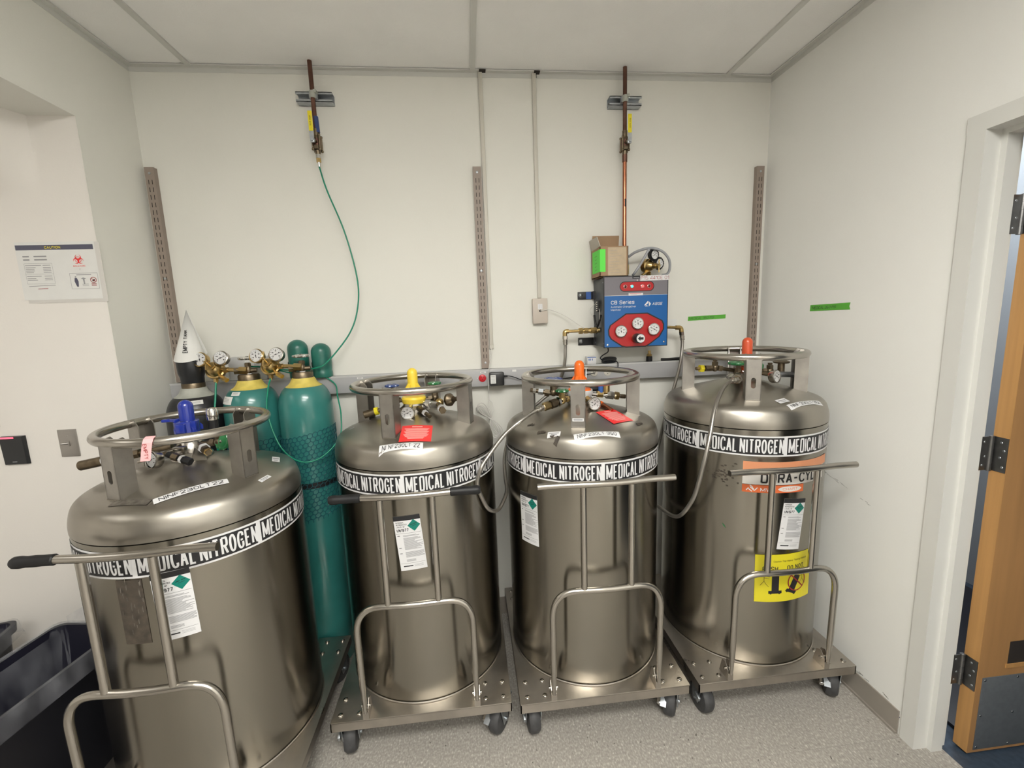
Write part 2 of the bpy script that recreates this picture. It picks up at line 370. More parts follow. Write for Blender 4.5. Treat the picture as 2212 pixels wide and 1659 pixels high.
    def build(s, name, parent=None, smooth=True, ang=38, loc=None, mods=None):
        me = bpy.data.meshes.new(name); me.from_pydata([tuple(v) for v in s.v], [], s.f)
        for k in s.mats: me.materials.append(M[k])
        me.polygons.foreach_set('material_index', s.m)
        me.validate(); me.update()
        if smooth:
            me.polygons.foreach_set('use_smooth', [True]*len(me.polygons)); me.set_sharp_from_angle(angle=radians(ang))
        o = bpy.data.objects.new(name, me); COL.objects.link(o)
        if parent: o.parent = parent
        if loc: o.location = loc
        return o

def tag(o, label, cat, group=None):
    o['label'] = label; o['category'] = cat
    if group: o['group'] = group
    return o
def thing(name, label, cat, loc=(0, 0, 0), rz=0, group=None):
    o = bpy.data.objects.new(name, None); o.empty_display_size = .05; COL.objects.link(o); o.location = loc; o.rotation_euler = (0, 0, rz)
    return tag(o, label, cat, group)
def struct(mb, name, parent=None, **k):
    o = mb.build(name, parent, **k); o['kind'] = 'structure'; return o
def fillet(pts, rad, n=7):
    P = [Vector(p) for p in pts]; out = [P[0]]
    for i in range(1, len(P)-1):
        r = rad if not isinstance(rad, (list, tuple)) else rad[i-1]
        a = (P[i-1]-P[i]); b = (P[i+1]-P[i]); la, lb = a.length, b.length; a.normalize(); b.normalize()
        d = min(r, la*.49, lb*.49)
        p0 = P[i]+a*d; p1 = P[i]+b*d
        for k in range(n+1):
            t = k/n; out.append(p0*(1-t)**2+P[i]*2*t*(1-t)+p1*t*t)
    out.append(P[-1]); return out
def spline(pts, n=10):
    P = [Vector(p) for p in pts]; P = [P[0]*2-P[1]]+P+[P[-1]*2-P[-2]]; out = []
    for i in range(1, len(P)-2):
        for k in range(n):
            t = k/n; a, b, c, d = P[i-1], P[i], P[i+1], P[i+2]
            out.append(.5*((2*b)+(c-a)*t+(2*a-5*b+4*c-d)*t*t+(3*b-a-3*c+d)*t**3))
    out.append(P[-2]); return out
def flatmap(o, right, up):
    o = Vector(o); r = Vector(right).normalized(); u = Vector(up); u = (u-r*u.dot(r)).normalized(); w = r.cross(u)
    return lambda a, b, c: tuple(o+r*a+u*b+w*c)

# ------------------------------------------------------------------ room shell
# back wall
mb = MB('wall'); mb.b2(XL-.1, 0, 0, XR+.15, .1, H+.1); struct(mb, 'wall_back')
# left wall: short return to the recess and the bulkhead over the recess
mb = MB('wall'); mb.b2(XL-.1, YR+.002, 0, XL, 0, H+.1)
mb.b2(XL-.1, YF, ZS, XL, YR+.002, H+.1); struct(mb, 'wall_left')
# recess wall (faces the camera) with a softly rounded turn under its ceiling
def rec_y(x, z):
    t = min(1, max(0, (z-2.10)/.29)); t = t*t*(3-2*t)
    e = min(.12, max(0, -1.548-x)); return YR - t*(sqrt(e*e+.0002)-sqrt(.0002))*3.0
mb = MB('wall_warm'); vs = []; nx, nz = 46, 40
xs = [XL-.45*i/36 for i in range(37)]+[XL-.45-1.3*i/10 for i in range(1, 11)]; zs = [0, .9, 1.8]+[1.9+.49*k/(nz-3) for k in range(nz-2)]
for z in zs:
    for x in xs: vs.append((x, rec_y(x, z), z))
n1 = len(xs)
mb.add(vs, [(j*n1+i+1, j*n1+i, (j+1)*n1+i, (j+1)*n1+i+1) for j in range(len(zs)-1) for i in range(n1-1)])
mb.b2(XL-1.75, YR+.004, 0, XL-.1, YR+.1, ZS+.1)
struct(mb, 'wall_recess')
mb = MB('wall_warm'); mb.b2(XL-1.85, YF, 0, XL-1.75, YR+.1, ZS+.1); struct(mb, 'wall_recess_side')
mb = MB('wall'); mb.b2(XL-1.75, YF, ZS, XL-.1, YR+.1, ZS+.1); struct(mb, 'ceiling_recess')
# right wall with door opening
DY0, DY1, DZ = -.935, -1.92, 2.125
mb = MB('wall_right'); mb.b2(XR, DY0, 0, XR+.115, 0, H+.1); mb.b2(XR, DY1, DZ, XR+.115, DY0, H+.1); mb.b2(XR, YF, 0, XR+.115, DY1, H+.1)
struct(mb, 'wall_right')
mb = MB('wall_warm'); mb.b2(XL-1.85, YF-.1, 0, XR+.115, YF, H+.1); struct(mb, 'wall_front')
mb = MB('hallbase'); mb.b2(-.55, YF+.002, 0, .40, YF+.04, 2.10); struct(mb, 'reflected_dark_panel')  # unseen dark slab, added as a dark reflection in the steel tanks
mb = MB('hinge'); mb.b2(-2.3, YF+.002, 0, -1.3, YF+.45, 1.9, 0, .01); o = mb.build('reflected_grey_block'); tag(o, 'tall grey block added out of view behind the camera for the steel to reflect', 'reflection block')  # unseen grey block, added so the tanks have something to mirror
mb = MB('floor'); mb.b2(XL-1.85, YF-.1, -.05, XR+.10, .1, 0); struct(mb, 'floor')
# ceiling tiles with lay-in grid
mb = MB('ceil'); mb.b2(XL-.02, YF, H+.006, XR+.02, .02, H+.05); ceil = struct(mb, 'ceiling')
mb = MB('grid')
for gx in (-1.1385, .0752, 1.3): mb.b2(gx-.012, YF, H-.001, gx+.012, 0, H+.008)
for gy in (-1.219, -2.438, -3.657): mb.b2(XL, gy-.012, H-.0006, XR, gy+.012, H+.0075)
g = mb.build('ceiling_grid', ceil)
mb = MB('grid', 'slot')
mb.b2(XL, -.022, H-.001, XR, 0, H+.004); mb.b2(XL, -.0015, H-.02, XR, 0, H)
mb.b2(XR-.022, YF, H-.001, XR, -.022, H+.004); mb.b2(XR-.0015, YF, H-.02, XR, -.0016, H)
mb.b2(XL, YF, H-.001, XL+.022, -.022, H+.004); mb.b2(XL, YF, H-.02, XL+.0015, -.0016, H)
mb.b2(.105, -.028, H-.0014, .135, -.002, H+.001, 'slot'); mb.b2(.358, -.026, H-.004, .385, -.0005, H+.001, 'slot'); mb.b2(.366, -.002, H-.018, .372, -.0003, H, 'slot')
struct(mb, 'trim_1')
# right baseboard
mb = MB('base'); mb.b2(XR-.005, -.90, 0, XR, 0, .095); mb.b2(XR-.012, -.90, 0, XR-.004, 0, .008); struct(mb, 'baseboard_right')
mb = MB('base'); mb.b2(XL, -.005, 0, XR, 0, .095); struct(mb, 'baseboard_back')
mb = MB('base'); mb.b2(XL-1.75, YR-.005, 0, XL, YR, .095); struct(mb, 'baseboard_recess')
# door frame
mb = MB('trimw')
def jamb(mb, y0, sgn):
    # y0 inner face, sgn +1: frame is on the +y side
    pf = [(XR-.006, 0), (XR-.006, .05), (XR+.0, .05), (XR+.0, .052), (XR+.121, .052), (XR+.121, .0), (XR+.092, .0), (XR+.092, -.016), (XR+.048, -.016), (XR+.048, 0)]
    pts = [(x, y0+sgn*d) for x, d in pf]
    if sgn < 0: pts = pts[::-1]
    mb.prism(pts, 0, 2.10)
jamb(mb, -.962, 1); jamb(mb, -1.875, -1)
mb.b2(XR-.006, -1.927, 2.10, XR+.121, -.91, 2.15); mb.b2(XR+.048, -1.875, 2.084, XR+.092, -.962, 2.10)
fr = struct(mb, 'trim_2')
# corridor beyond the door
mb = MB('floor_hall'); mb.b2(XR+.10, -4.6, -.05, 4.2, .9, -.001); struct(mb, 'floor_corridor')
mb = MB('hallwall'); mb.b2(2.80, -4.6, 0, 2.90, .9, 2.7); mb.b2(XR+.12, .8, 0, 2.80, .9, 2.7); mb.b2(XR+.115, -4.7, 0, 2.9, -4.6, 2.7); struct(mb, 'wall_corridor')
mb = MB('hallwall'); mb.b2(XR+.115, -4.6, 2.7, 2.9, .9, 2.75); struct(mb, 'ceiling_corridor')
mb = MB('hallbase'); mb.b2(1.76, -.94, .0005, 2.74, .5, .014, 'hallbase', .004); tag(mb.build('black_floor_slab'), 'flat black slab on the corridor floor, seen between the door and its frame', 'mat')  # thin black slab laid over the corridor floor behind the door
# door leaf, open 90 degrees into the corridor
dt = bpy.data.objects.new('door_1', None); COL.objects.link(dt); dt.location = (1.694, -.9825, .01); dt['kind'] = 'structure'
mb = MB('wood', 'wood_edge'); mb.b2(.0008, -.0225, 0, .90, .0225, 2.06, 'wood'); mb.b2(0, -.0222, .001, .0009, .0222, 2.059, 'wood_edge')
mb.build('door_leaf', dt, smooth=False)
mb = MB('kick'); mb.b2(.022, -.0245, .012, .88, -.0224, .30, bev=.0006)
for x in (.032, .16, .3): 
    for z in (.022, .15, .29): mb.lathe([(.004, 0), (.0035, .0012), (0, .0016)], (x, -.0245, z), (0, -1, 0), 10, 'hinge')
mb.build('kick_plate', dt)
mb = MB('wood_edge', 'slot'); mb.b2(.105, -.026, .33, .24, -.022, .345, 'wood_edge'); mb.b2(.112, -.0232, .345, .24, -.0222, .43, 'slot'); mb.build('louver_opening', dt)
for zc in (.315, 1.11, 1.86):
    mb = MB('hinge')
    mb.cyl((-.012, .018, zc-.06-.01), (-.012, .018, zc+.06-.01), .0065, n=14, bev=.002)
    for q in range(5): mb.cyl((-.012, .018, zc-.07+q*.024+.001), (-.012, .018, zc-.07+(q+1)*.024-.001), .0075, n=14)
    mb.b2(-.0026, -.0215, zc-.067, -.0004, .018, zc+.047)
    mb.b2(-.012, .017, zc-.067, -.0004, .0195, zc+.047)
    mb.b2(-.052, .0178, zc-.067, -.012, .0200, zc+.047)
    for a, b in ((-.012, -.05), (-.003, -.02), (-.012, .005), (-.003, .03)):
        mb.lathe([(.004, 0), (.003, .001), (0, .0012)], (-.0026, a, zc+b), (-1, 0, 0), 10, 'galv')
    for a, b in ((-.035, -.05), (-.028, -.02), (-.035, .03)):
        mb.lathe([(.004, 0), (.003, .001), (0, .0012)], (a, .0178, zc+b), (0, -1, 0), 10, 'galv')
    mb.build('hinge', dt)
# ceiling lights (troffers behind the picture area, plus an added corridor fill)
def troffer(x, y, z, sx, sy, m, label):
    t = thing('ceiling_light', label, 'ceiling light', (x, y, z))
    mb = MB('trimw'); 
    for a in (-1, 1): mb.b2(a*sx/2-.012, -sy/2, -.006, a*sx/2+.012, sy/2, .004); mb.b2(-sx/2, a*sy/2-.012, -.006, sx/2, a*sy/2+.012, .004)
    mb.build('light_frame', t)
    mb = MB(m); mb.b2(-sx/2+.012, -sy/2+.012, -.003, sx/2-.012, sy/2-.012, .003); mb.build('diffuser', t)
troffer(.1, -2.45, H-.002, 1.2, .6, 'lampw', 'recessed rectangular ceiling light above the steel tanks, nearest the back wall')
troffer(.1, -3.6, H-.002, 1.2, .6, 'lampw', 'recessed rectangular ceiling light near the front wall')
troffer(-2.3, -1.7, ZS-.002, .6, 1.2, 'lamps', 'recessed rectangular ceiling light in the left recess')
troffer(2.3, -.3, 2.698, .6, 1.2, 'fillh', 'added fill light in the corridor ceiling, out of view, brightening the corridor wall')  # added lamp, out of view, placed to brighten the corridor wall
# wall scuffs on right wall (wear marks)
mb = MB('scuff', 'scuffblue'); mb.fn = flatmap((XR-.0006, 0, 0), (0, -1, 0), (0, 0, 1))
for _ in range(26):
    a = random.random(); y = .40+a*.30; z = .905-a*.075+random.uniform(-.004, .004)
    mb.line2((y, z), (y+random.uniform(.004, .02), z-random.uniform(.001, .005)), random.uniform(.0008, .002), 0, 'scuff')
for _ in range(14):
    y = random.uniform(.55, .88); mb.line2((y, .098+random.random()*.012), (y+.02, .100+random.random()*.012), .0025, 0, 'scuff')
mb.line2((.862, .088), (.90, .066), .014, 0, 'scuffblue'); mb.line2((.88, .088), (.90, .08), .006, 0, 'scuffblue')
mb.build('scuff_marks', bpy.data.objects['wall_right'])

# ------------------------------------------------------------------ shared shapes
def gauge(parent, c, nrm, r, ang=200, name='gauge', rim='steel_pol', face='dial', depth=None, up=(0, 0, 1)):
    """round pressure gauge facing nrm"""
    nrm = Vector(nrm).normalized(); depth = depth or r*.9
    mb = MB(rim); mb.lathe([(r*.9, -depth), (r*.98, -depth*.8), (r*.98, -depth*.1), (r*1.05, -depth*.08), (r*1.05, .0), (r*.93, .002), (r*.9, -.001)], c, nrm, 32, 0, True, False)
    g = mb.build(name, parent)
    right = Vector(up).cross(nrm).normalized()
    mb = MB(face, 'black'); mb.fn = flatmap(Vector(c), right, up); mb.disc((0, 0), r*.92, -.0008, face, 32)
    for k in range(13):
        a = radians(225-k*22.5); q = (r*.80*cos(a), r*.80*sin(a)); q2 = (r*(.68 if k % 3 else .6)*cos(a), r*(.68 if k % 3 else .6)*sin(a))
        mb.line2(q, q2, r*.05, -.0003, 'black')
    for k in range(5):
        a = radians(210-k*60); mb.poly([(r*.5*cos(a)+dx*r*.09, r*.5*sin(a)+dy*r*.06) for dx, dy in ((-1, -1), (1, -1), (1, 1), (-1, 1))], -.0003, 'black')
    mb.build('dial', g)
    mb = MB('black'); mb.fn = flatmap(Vector(c), right, up); a = radians(ang)
    mb.poly([(r*.72*cos(a), r*.72*sin(a)), (-r*.28*cos(a)+r*.05*sin(a), -r*.28*sin(a)-r*.05*cos(a)), (-r*.28*cos(a)-r*.05*sin(a), -r*.28*sin(a)+r*.05*cos(a))], .0005)
    mb.disc((0, 0), r*.09, .0008); mb.build('needle', g)
    return g

def handwheel(parent, c, ax, r, m, name='handwheel'):
    mb = MB(m, 'chrome'); ax = Vector(ax).normalized(); u = ax.orthogonal().normalized(); w = ax.cross(u); c = Vector(c)
    mb.tube([c+(u*cos(a)+w*sin(a))*r*(.86+.14*cos(a*6)**2) for a in [2*pi*i/36 for i in range(36)]], r*.2, 8, 0, True)
    mb.lathe([(r*.85, -r*.06), (r*.85, r*.06), (r*.3, r*.2), (.0, r*.22)], c, ax, 24, 0)
    mb.lathe([(r*.2, 0), (r*.2, r*.3), (.0, r*.32)], c, ax, 6, 'chrome')
    return mb.build(name, parent)

def level_cap(parent, zt, r, m, z0, disc=None, dx=0):
    """bullet shaped level gauge protector with four fins"""
    mb = MB(m); hs = zt-r
    pr = [(r*1.02, z0), (r*1.02, hs)]+[(r*cos(radians(a)), hs+r*sin(radians(a))) for a in (15, 30, 45, 60, 75, 90)]
    mb.lathe(pr, (dx, 0, 0), (0, 0, 1), 28, 0)
    for k in range(4):
        a = radians(45+90*k+10); R = Matrix.Rotation(a, 3, 'Z')
        zf = z0+.028
        vs = [R @ Vector((x, y, z)) for x, y, z in [(r*.9, -.007, zf+.012), (r*1.05, -.007, zf+.012), (r*1.9, -.007, zf-.012), (r*1.9, -.007, zf-.026), (r*1.2, -.007, zf-.026), (r*.9, -.007, zf-.012),
              (r*.9, .007, zf+.012), (r*1.05, .007, zf+.012), (r*1.9, .007, zf-.012), (r*1.9, .007, zf-.026), (r*1.2, .007, zf-.026), (r*.9, .007, zf-.012)]]
        mb.add([v+Vector((dx, 0, 0)) for v in vs], [(0, 1, 2, 3, 4, 5), (11, 10, 9, 8, 7, 6)]+[(i, (i+6), (i+1) % 6+6, (i+1) % 6) for i in range(6)])
    o = mb.build('level_gauge_cap', parent)
    if disc:
        mb = MB(disc); mb.lathe([(.02, z0-.045), (.046, z0-.040), (.050, z0-.022), (.046, z0-.014), (.030, z0-.012), (.0, z0-.012)], (dx, 0, 0), (0, 0, 1), 28); mb.build('cap_flange', parent)
    return o

def un_label(fn, parent, s=1.0):
    w, h = .094*s, .206*s
    mb = MB('white', 'black', 'greyink', 'green_dia'); mb.fn = fn
    mb.sheet(-w/2, -h/2, w/2, h/2, .0006, 'white', 10, 1)
    mb.sheet(-w/2, h/2-.017*s, w/2, h/2, .0009, 'black', 10, 1)
    x = -w/2+.007*s; y = h/2
    mb.text('NITROGEN,', x, y-.0265*s, .0052*s, .0009, 'black', .028*s, .01); mb.text('REFRIGERATED', x, y-.0345*s, .0052*s, .0009, 'black', .038*s, .01); mb.text('LIQUID, NF', x, y-.0425*s, .0052*s, .0009, 'black', .030*s, .01)
    mb.text('UN1977', x, y-.0585*s, .0115*s, .0009, 'black', .042*s, wt=1.4)
    d = .0225*s; cx = w/2-.0245*s; cy = y-.0375*s
    mb.strips([(cx-d, cy), (cx, cy-d), (cx+d, cy), (cx, cy+d)], .0012, 'green_dia', 8)
    mb.line2((cx-d*.55, cy+d*.1), (cx+d*.5, cy+d*.35), .002*s, .0014, 'black'); mb.line2((cx-d*.3, cy-.1*d), (cx+d*.4, cy+.05*d), .0012*s, .0014, 'black')
    mb.sheet(-w/2+.003*s, y-.0655*s, w/2-.003*s, y-.0647*s, .0009, 'black', 8, 1)
    rr = random.Random(3); yy = y-.073*s
    for k in range(32):
        if k in (2, 18, 19, 27, 28): yy -= .0036*s; continue
        L = (.40+.38*rr.random()) if k < 18 else (.62+.12*rr.random())
        if k > 28: L = .35
        mb.sheet(-w/2+.026*s, yy-.0009*s, -w/2+.026*s+w*min(L, .70), yy+.0009*s, .0009, 'greyink', 5, 1)
        yy -= .0031*s
    for q in (.072, .118, .139): mb.sheet(-w/2+.006*s, y-(q+.002)*s, -w/2+.015*s, y-q*s, .0009, 'black')
    mb.sheet(-w/2+.004*s, y-.1795*s, w/2-.004*s, y-.1788*s, .0009, 'black', 8, 1)
    mb.sheet(-w/2+.012*s, y-.192*s, -w/2+.046*s, y-.188*s, .0009, 'black', 2, 1)
    for q in (.186, .1895, .193): mb.sheet(-w/2+.050*s, y-(q+.001)*s, w/2-.012*s, y-q*s, .0009, 'greyink', 3, 1)
    return mb.build('shipping_label', parent, smooth=False)

def id_label(fn, parent, w, h, s, name='number_label', m='white', tw=.86):
    mb = MB(m, 'black'); mb.fn = fn; mb.sheet(-w/2, -h/2, w/2, h/2, .0008, m, 24, 3)
    mb.text(s, 0, -h*.31, h*.62, .0021, 'black', w*tw, .004, 'C', wt=.95)
    return mb.build(name, parent, smooth=False)

def small_label(fn, parent, w, h, name='barcode_label'):
    mb = MB('white', 'greyink', 'cblue'); mb.fn = fn; mb.sheet(-w/2, -h/2, w/2, h/2, .0008, 'white', 4, 2)
    mb.sheet(-w*.38, h*.0, w*.38, h*.22, .0012, 'greyink', 4, 1); mb.sheet(-w*.3, -h*.3, w*.25, -h*.15, .0012, 'greyink', 4, 1)
    return mb.build(name, parent, smooth=False)

def red_label(fn, parent, w, h):
    mb = MB('redlab', 'pinkink'); mb.fn = fn; mb.sheet(-w/2, -h/2, w/2, h/2, .0008, 'redlab', 6, 6)
    mb.sheet(-w*.17, h*.36, w*.17, h*.42, .0012, 'pinkink', 2, 1)
    for k in range(11):
        L = .80-.06*(k % 3)-(0.25 if k > 8 else 0)
        y = h*(.28-k*.062); mb.sheet(-w*L/2, y-h*.017, w*L/2, y+h*.017, .0012, 'pinkink', 4, 1)
    return mb.build('warning_label', parent, smooth=False)

# ------------------------------------------------------------------ nitrogen dewars
RB = .318
PR = [(0, 1.246), (.06, 1.244), (.12, 1.227), (.18, 1.210), (.235, 1.194), (.270, 1.183), (.293, 1.173), (.308, 1.157), (.316, 1.132), (RB, 1.108)]
def domez(r):
    r = min(abs(r), RB)
    for (a, za), (b, zb) in zip(PR, PR[1:]):
        if r <= b: return za+(zb-za)*(r-a)/(b-a)
    return PR[-1][1]
def domemap(cx, cy, deg, dz):
    a = radians(deg)
    def fn(u, v, w):
        x = cx+u*cos(a)-v*sin(a); y = cy+u*sin(a)+v*cos(a); r = math.hypot(x, y)
        s = (domez(r+.004)-domez(r-.004))/.008; k = 1/sqrt(1+s*s); q = w+.0009
        return (x-s*k*q*x/max(r, 1e-4), y-s*k*q*y/max(r, 1e-4), domez(r)+dz+k*q)
    return fn
def cylmap(phi, z, rot=0, R=RB):
    a0 = radians(phi); c, s_ = cos(radians(rot)), sin(radians(rot))
    def fn(u, v, w):
        uu = u*c-v*s_; vv = u*s_+v*c; a = a0+uu/R; rr = R+w+.0006
        return (rr*sin(a), -rr*cos(a), z+vv)
    return fn

def dewar(label, loc, dz, bdeg, phase, cartdx=0, capm='yellow', grips=(), bandz=1.042):
    t = thing('nitrogen_tank', label, 'gas tank', loc, 0, 'steel nitrogen tanks on wheeled bases')
    # vessel: body and separate head
    mb = MB('steel'); n = 96
    mb.lathe([(RB-.012, .176), (RB-.003, .18), (RB, .19)]+[(RB, .19+(.90+dz)*i/12) for i in range(1, 13)], (0, 0, 0), (0, 0, 1), n, 0, True, True)
    mb.build('vessel', t)
    mb = MB('steel_plate'); mb.tube([((RB+.001)*cos(a), (RB+.001)*sin(a), .179) for a in [2*pi*i/72 for i in range(72)]], .0035, 6, 0, True); mb.build('weld_bead', t)
    mb = MB('steel_head')
    def dense(pr):
        V = [Vector((a, 0, b)) for a, b in pr]; return [(v.x, v.z) for v in spline(V, 5)]
    hp = dense([(RB+.0015, 1.094), (RB+.0012, 1.112)]+[(a, b) for a, b in PR[-2:0:-1]])
    hp = [(RB-.004, 1.0925)]+hp+[(0, 1.246)]
    mb.lathe([(max(a, 0), b+dz) for a, b in hp], (0, 0, 0), (0, 0, 1), n, 0, False, False)
    mb.build('head', t)
    # band
    mb = MB('white', 'black'); seg = .3125; nseg = 6; bh = .078
    zb = bandz+dz
    for k in range(-3, 3):
        ph = phase+k*56.3
        mb.fn = cylmap(ph, zb); 
        mb.sheet(0, -bh/2, seg, bh/2, .0004, 'white', 16, 1)
        mb.sheet(.013, -bh/2+.006, seg+.0, bh/2-.006, .0008, 'black', 16, 1)
        mb.text('MEDICAL', .0175, -.0275, .055, .0013, 'white', .128, wt=.86); mb.text('NITROGEN', .161, -.0275, .055, .0013, 'white', .146, wt=.86)
    mb.build('lettered_band', t, smooth=False)
    # handling ring and four channel supports
    zr = 1.357+dz; rr = .232
    mb = MB('steel_pol'); mb.tube([(rr*cos(a), rr*sin(a), zr) for a in [2*pi*i/96 for i in range(96)]], .0137, 16, 0, True); mb.build('handling_ring', t)
    for k in range(4):
        a = radians(bdeg+90*k); mb = MB('steel_flat')
        X = Matrix.Rotation(a, 4, 'Z'); zb0 = domez(.24)+dz-.012; zt = zr-.004; w2 = .027; yo = -.243; th = .003; zc = zr-.098
        # face plate with an obround hole
        N_ = 24; hole = []
        for i in range(N_):
            q = 2*pi*i/N_; hx = .0085*cos(q); hz = .0085*sin(q)+(.012 if sin(q) >= 0 else -.012); hole.append((hx, zc+hz))
        outer = []
        for i in range(N_):
            q = 2*pi*i/N_; cx, cz = cos(q), sin(q); sc = 1/max(abs(cx), abs(cz)); ox = cx*sc*w2; oz = cz*sc
            outer.append((ox, zc+(oz*(zt-zc) if oz > 0 else oz*(zc-zb0))))
        vs = [(x, yo, z) for x, z in outer]+[(x, yo, z) for x, z in hole]+[(x, yo+th, z) for x, z in outer]+[(x, yo+th, z) for x, z in hole]
        fs = []
        for i in range(N_):
            j = (i+1) % N_
            fs += [(i, j, N_+j, N_+i), (2*N_+j, 2*N_+i, 3*N_+i, 3*N_+j), (N_+i, N_+j, 3*N_+j, 3*N_+i)]
        mb.X = X; mb.add(vs, fs)
        for sx in (-1, 1):
            mb.add([(sx*w2, yo, zb0), (sx*w2, yo+.050, zb0+.004), (sx*w2, yo+.050, zt-.006), (sx*w2, yo+.032, zt+.018), (sx*w2, yo+.003, zt+.012), (sx*w2, yo, zt),
                    (sx*(w2-th), yo, zb0), (sx*(w2-th), yo+.050, zb0+.004), (sx*(w2-th), yo+.050, zt-.006), (sx*(w2-th), yo+.032, zt+.018), (sx*(w2-th), yo+.003, zt+.012), (sx*(w2-th), yo, zt)],
                   [(0, 1, 2, 3, 4, 5), (11, 10, 9, 8, 7, 6)]+[(i, i+6, (i+1) % 6+6, (i+1) % 6) for i in range(6)])
        mb.b2(-.024, yo-.003, zb0+.006, .024, yo+.004, zb0+.013, 'steel_pol')
        mb.build('ring_support', t)
    # neck hub
    mb = MB('steel_pol'); mb.lathe([(.062, 1.228), (.060, 1.254), (.045, 1.266), (.040, 1.29), (.034, 1.30), (.0, 1.30)], (0, 0, dz), (0, 0, 1), 32); mb.build('neck', t)
    # wheeled base
    cx = cartdx; W, D = .331, .36
    mb = MB('steel_plate')
    mb.box((cx, 0, .1725), (2*W, 2*D, .006), 0, None, .002)
    mb.b2(cx-W, -D, .138, cx+W, -D+.004, .1725); mb.b2(cx-W, D-.004, .138, cx+W, D, .1725); mb.b2(cx-W, -D, .138, cx-W+.004, D, .1725); mb.b2(cx+W-.004, -D, .138, cx+W, D, .1725)
    for sx in (-1, 1):
        for sy in (-1, 1):
            for a in (-1, 1):
                for b in (-1, 1):
                    mb.lathe([(.0095, 0), (.009, .003), (.006, .0055), (0, .0065)], (cx+sx*.268+a*.034, sy*.296+b*.034, .1755), (0, 0, 1), 14, 'steel_pol')
    mb.build('base_plate', t)
    k = 0
    for sx in (-1, 1):
        for sy in (-1, 1):
            ang = {(-1, -1): 6, (1, -1): -32, (-1, 1): 20, (1, 1): -15}[(sx, sy)]
            X = Matrix.Translation((cx+sx*.280, sy*.300, 0)) @ Matrix.Rotation(radians(ang), 4, 'Z')
            mb = MB('galv'); mb.X = X
            mb.box((0, 0, .150), (.085, .085, .006)); mb.cyl((0, 0, .128), (0, 0, .148), .026, n=20)
            for s2 in (-1, 1):
                mb.add([(s2*.031, -.030, .128), (s2*.031, .03, .128), (s2*.031, .022, .052), (s2*.031, -.010, .045), (s2*.028, -.030, .128), (s2*.028, .03, .128), (s2*.028, .022, .052), (s2*.028, -.010, .045)],
                       [(0, 1, 2, 3), (7, 6, 5, 4), (0, 4, 5, 1), (1, 5, 6, 2), (2, 6, 7, 3), (3, 7, 4, 0)])
            mb.b2(-.031, -.030, .124, .031, .03, .129)
            mb.cyl((-.037, .006, .06), (.037, .006, .06), .007, n=10)
            if sx > 0 and sy < 0: mb.box((-.02, -.045, .085), (.022, .04, .006), 'galv', Matrix.Rotation(radians(35), 3, 'X')); mb.box((-.036, -.030, .075), (.018, .035, .02), 'chrome', Matrix.Rotation(radians(25), 3, 'X'), .003)
            else: mb.box((-.038, -.018, .085), (.010, .03, .022), 'galv', Matrix.Rotation(radians(20), 3, 'X'), .002)
            c = mb.build('caster', t)
            mb = MB('tread'); mb.X = X
            mb.lathe([(.014, -.023), (.042, -.023), (.053, -.021), (.0595, -.012), (.060, 0), (.0595, .012), (.053, .021), (.042, .023), (.014, .023)], (0, .006, .060), (1, 0, 0), 36)
            mb.build('wheel', c)
    # push handle: T bar, two uprights, rounded lower frame, two feet
    hy = -.3675; r1 = .0113
    def bow(x): return hy-.012*cos(min(1, abs(x)/.16)*pi/2)
    hnd = MB('steel_pol')
    hnd.tube([(cx+x, bow(x), 1.026) for x in [-.247+.494*i/24 for i in range(25)]], .0112, 16)
    for sx in (-1, 1): hnd.tube([(cx+sx*.087, bow(.087)+.001, 1.018), (cx+sx*.087, bow(.087)+.001, .634)], r1, 14)
    fl = fillet([(cx-.203, hy+.006, .205), (cx-.203, hy, .627), (cx+.203, hy, .627), (cx+.203, hy+.006, .205)], .10, 10)
    mid = []
    for p in fl: mid.append(Vector((p.x, p.y-.012*cos(min(1, abs(p.x-cx)/.16)*pi/2)*(1 if p.z > .6 else 0), p.z)))
    q = []
    for a, b in zip(mid, mid[1:]):
        for i in range(3): q.append(a.lerp(b, i/3))
    q.append(mid[-1])
    qq = [Vector((p.x, (hy-.012*cos(min(1, abs(p.x-cx)/.16)*pi/2)) if p.z > .62 else p.y, p.z)) for p in q]
    rs = [r1 if p.z > .27 else max(.006, r1*(.45+.55*(p.z-.2)/.07)) for p in qq]
    hnd.tube(qq, r1, 14, rs=rs)
    h = hnd.build('push_handle', t)
    for sx in (-1, 1):
        mb = MB('steel_plate'); x0 = cx+sx*.203
        for s2 in (-1, 1):
            xx = x0+s2*.0095
            mb.add([(xx-.0012, -.357, .1755), (xx-.0012, -.30, .1755), (xx-.0012, -.315, .235), (xx-.0012, -.335, .243), (xx-.0012, -.357, .218),
                    (xx+.0012, -.357, .1755), (xx+.0012, -.30, .1755), (xx+.0012, -.315, .235), (xx+.0012, -.335, .243), (xx+.0012, -.357, .218)],
                   [(0, 1, 2, 3, 4), (9, 8, 7, 6, 5)]+[(i, i+5, (i+1) % 5+5, (i+1) % 5) for i in range(5)])
        mb.b2(x0-.0105, -.359, .1755, x0+.0105, -.3565, .205)
        mb.cyl((x0-.017, -.340, .215), (x0+.017, -.340, .215), .006, n=10, m='steel_pol')
        mb.build('handle_foot', t)
    for sx in grips:
        mb = MB('rubber'); a = cx+sx*.252; b = cx+sx*.155
        mb.lathe([(.0, -.002), (.011, 0), (.0150, .006), (.0160, .02), (.0142, .035), (.0152, .055), (.0142, .075), (.0148, .10), (.0125, .103)], (a, hy-.001, 1.026), (-sx, 0, 0), 20); mb.build('handle_grip', h)
    return t

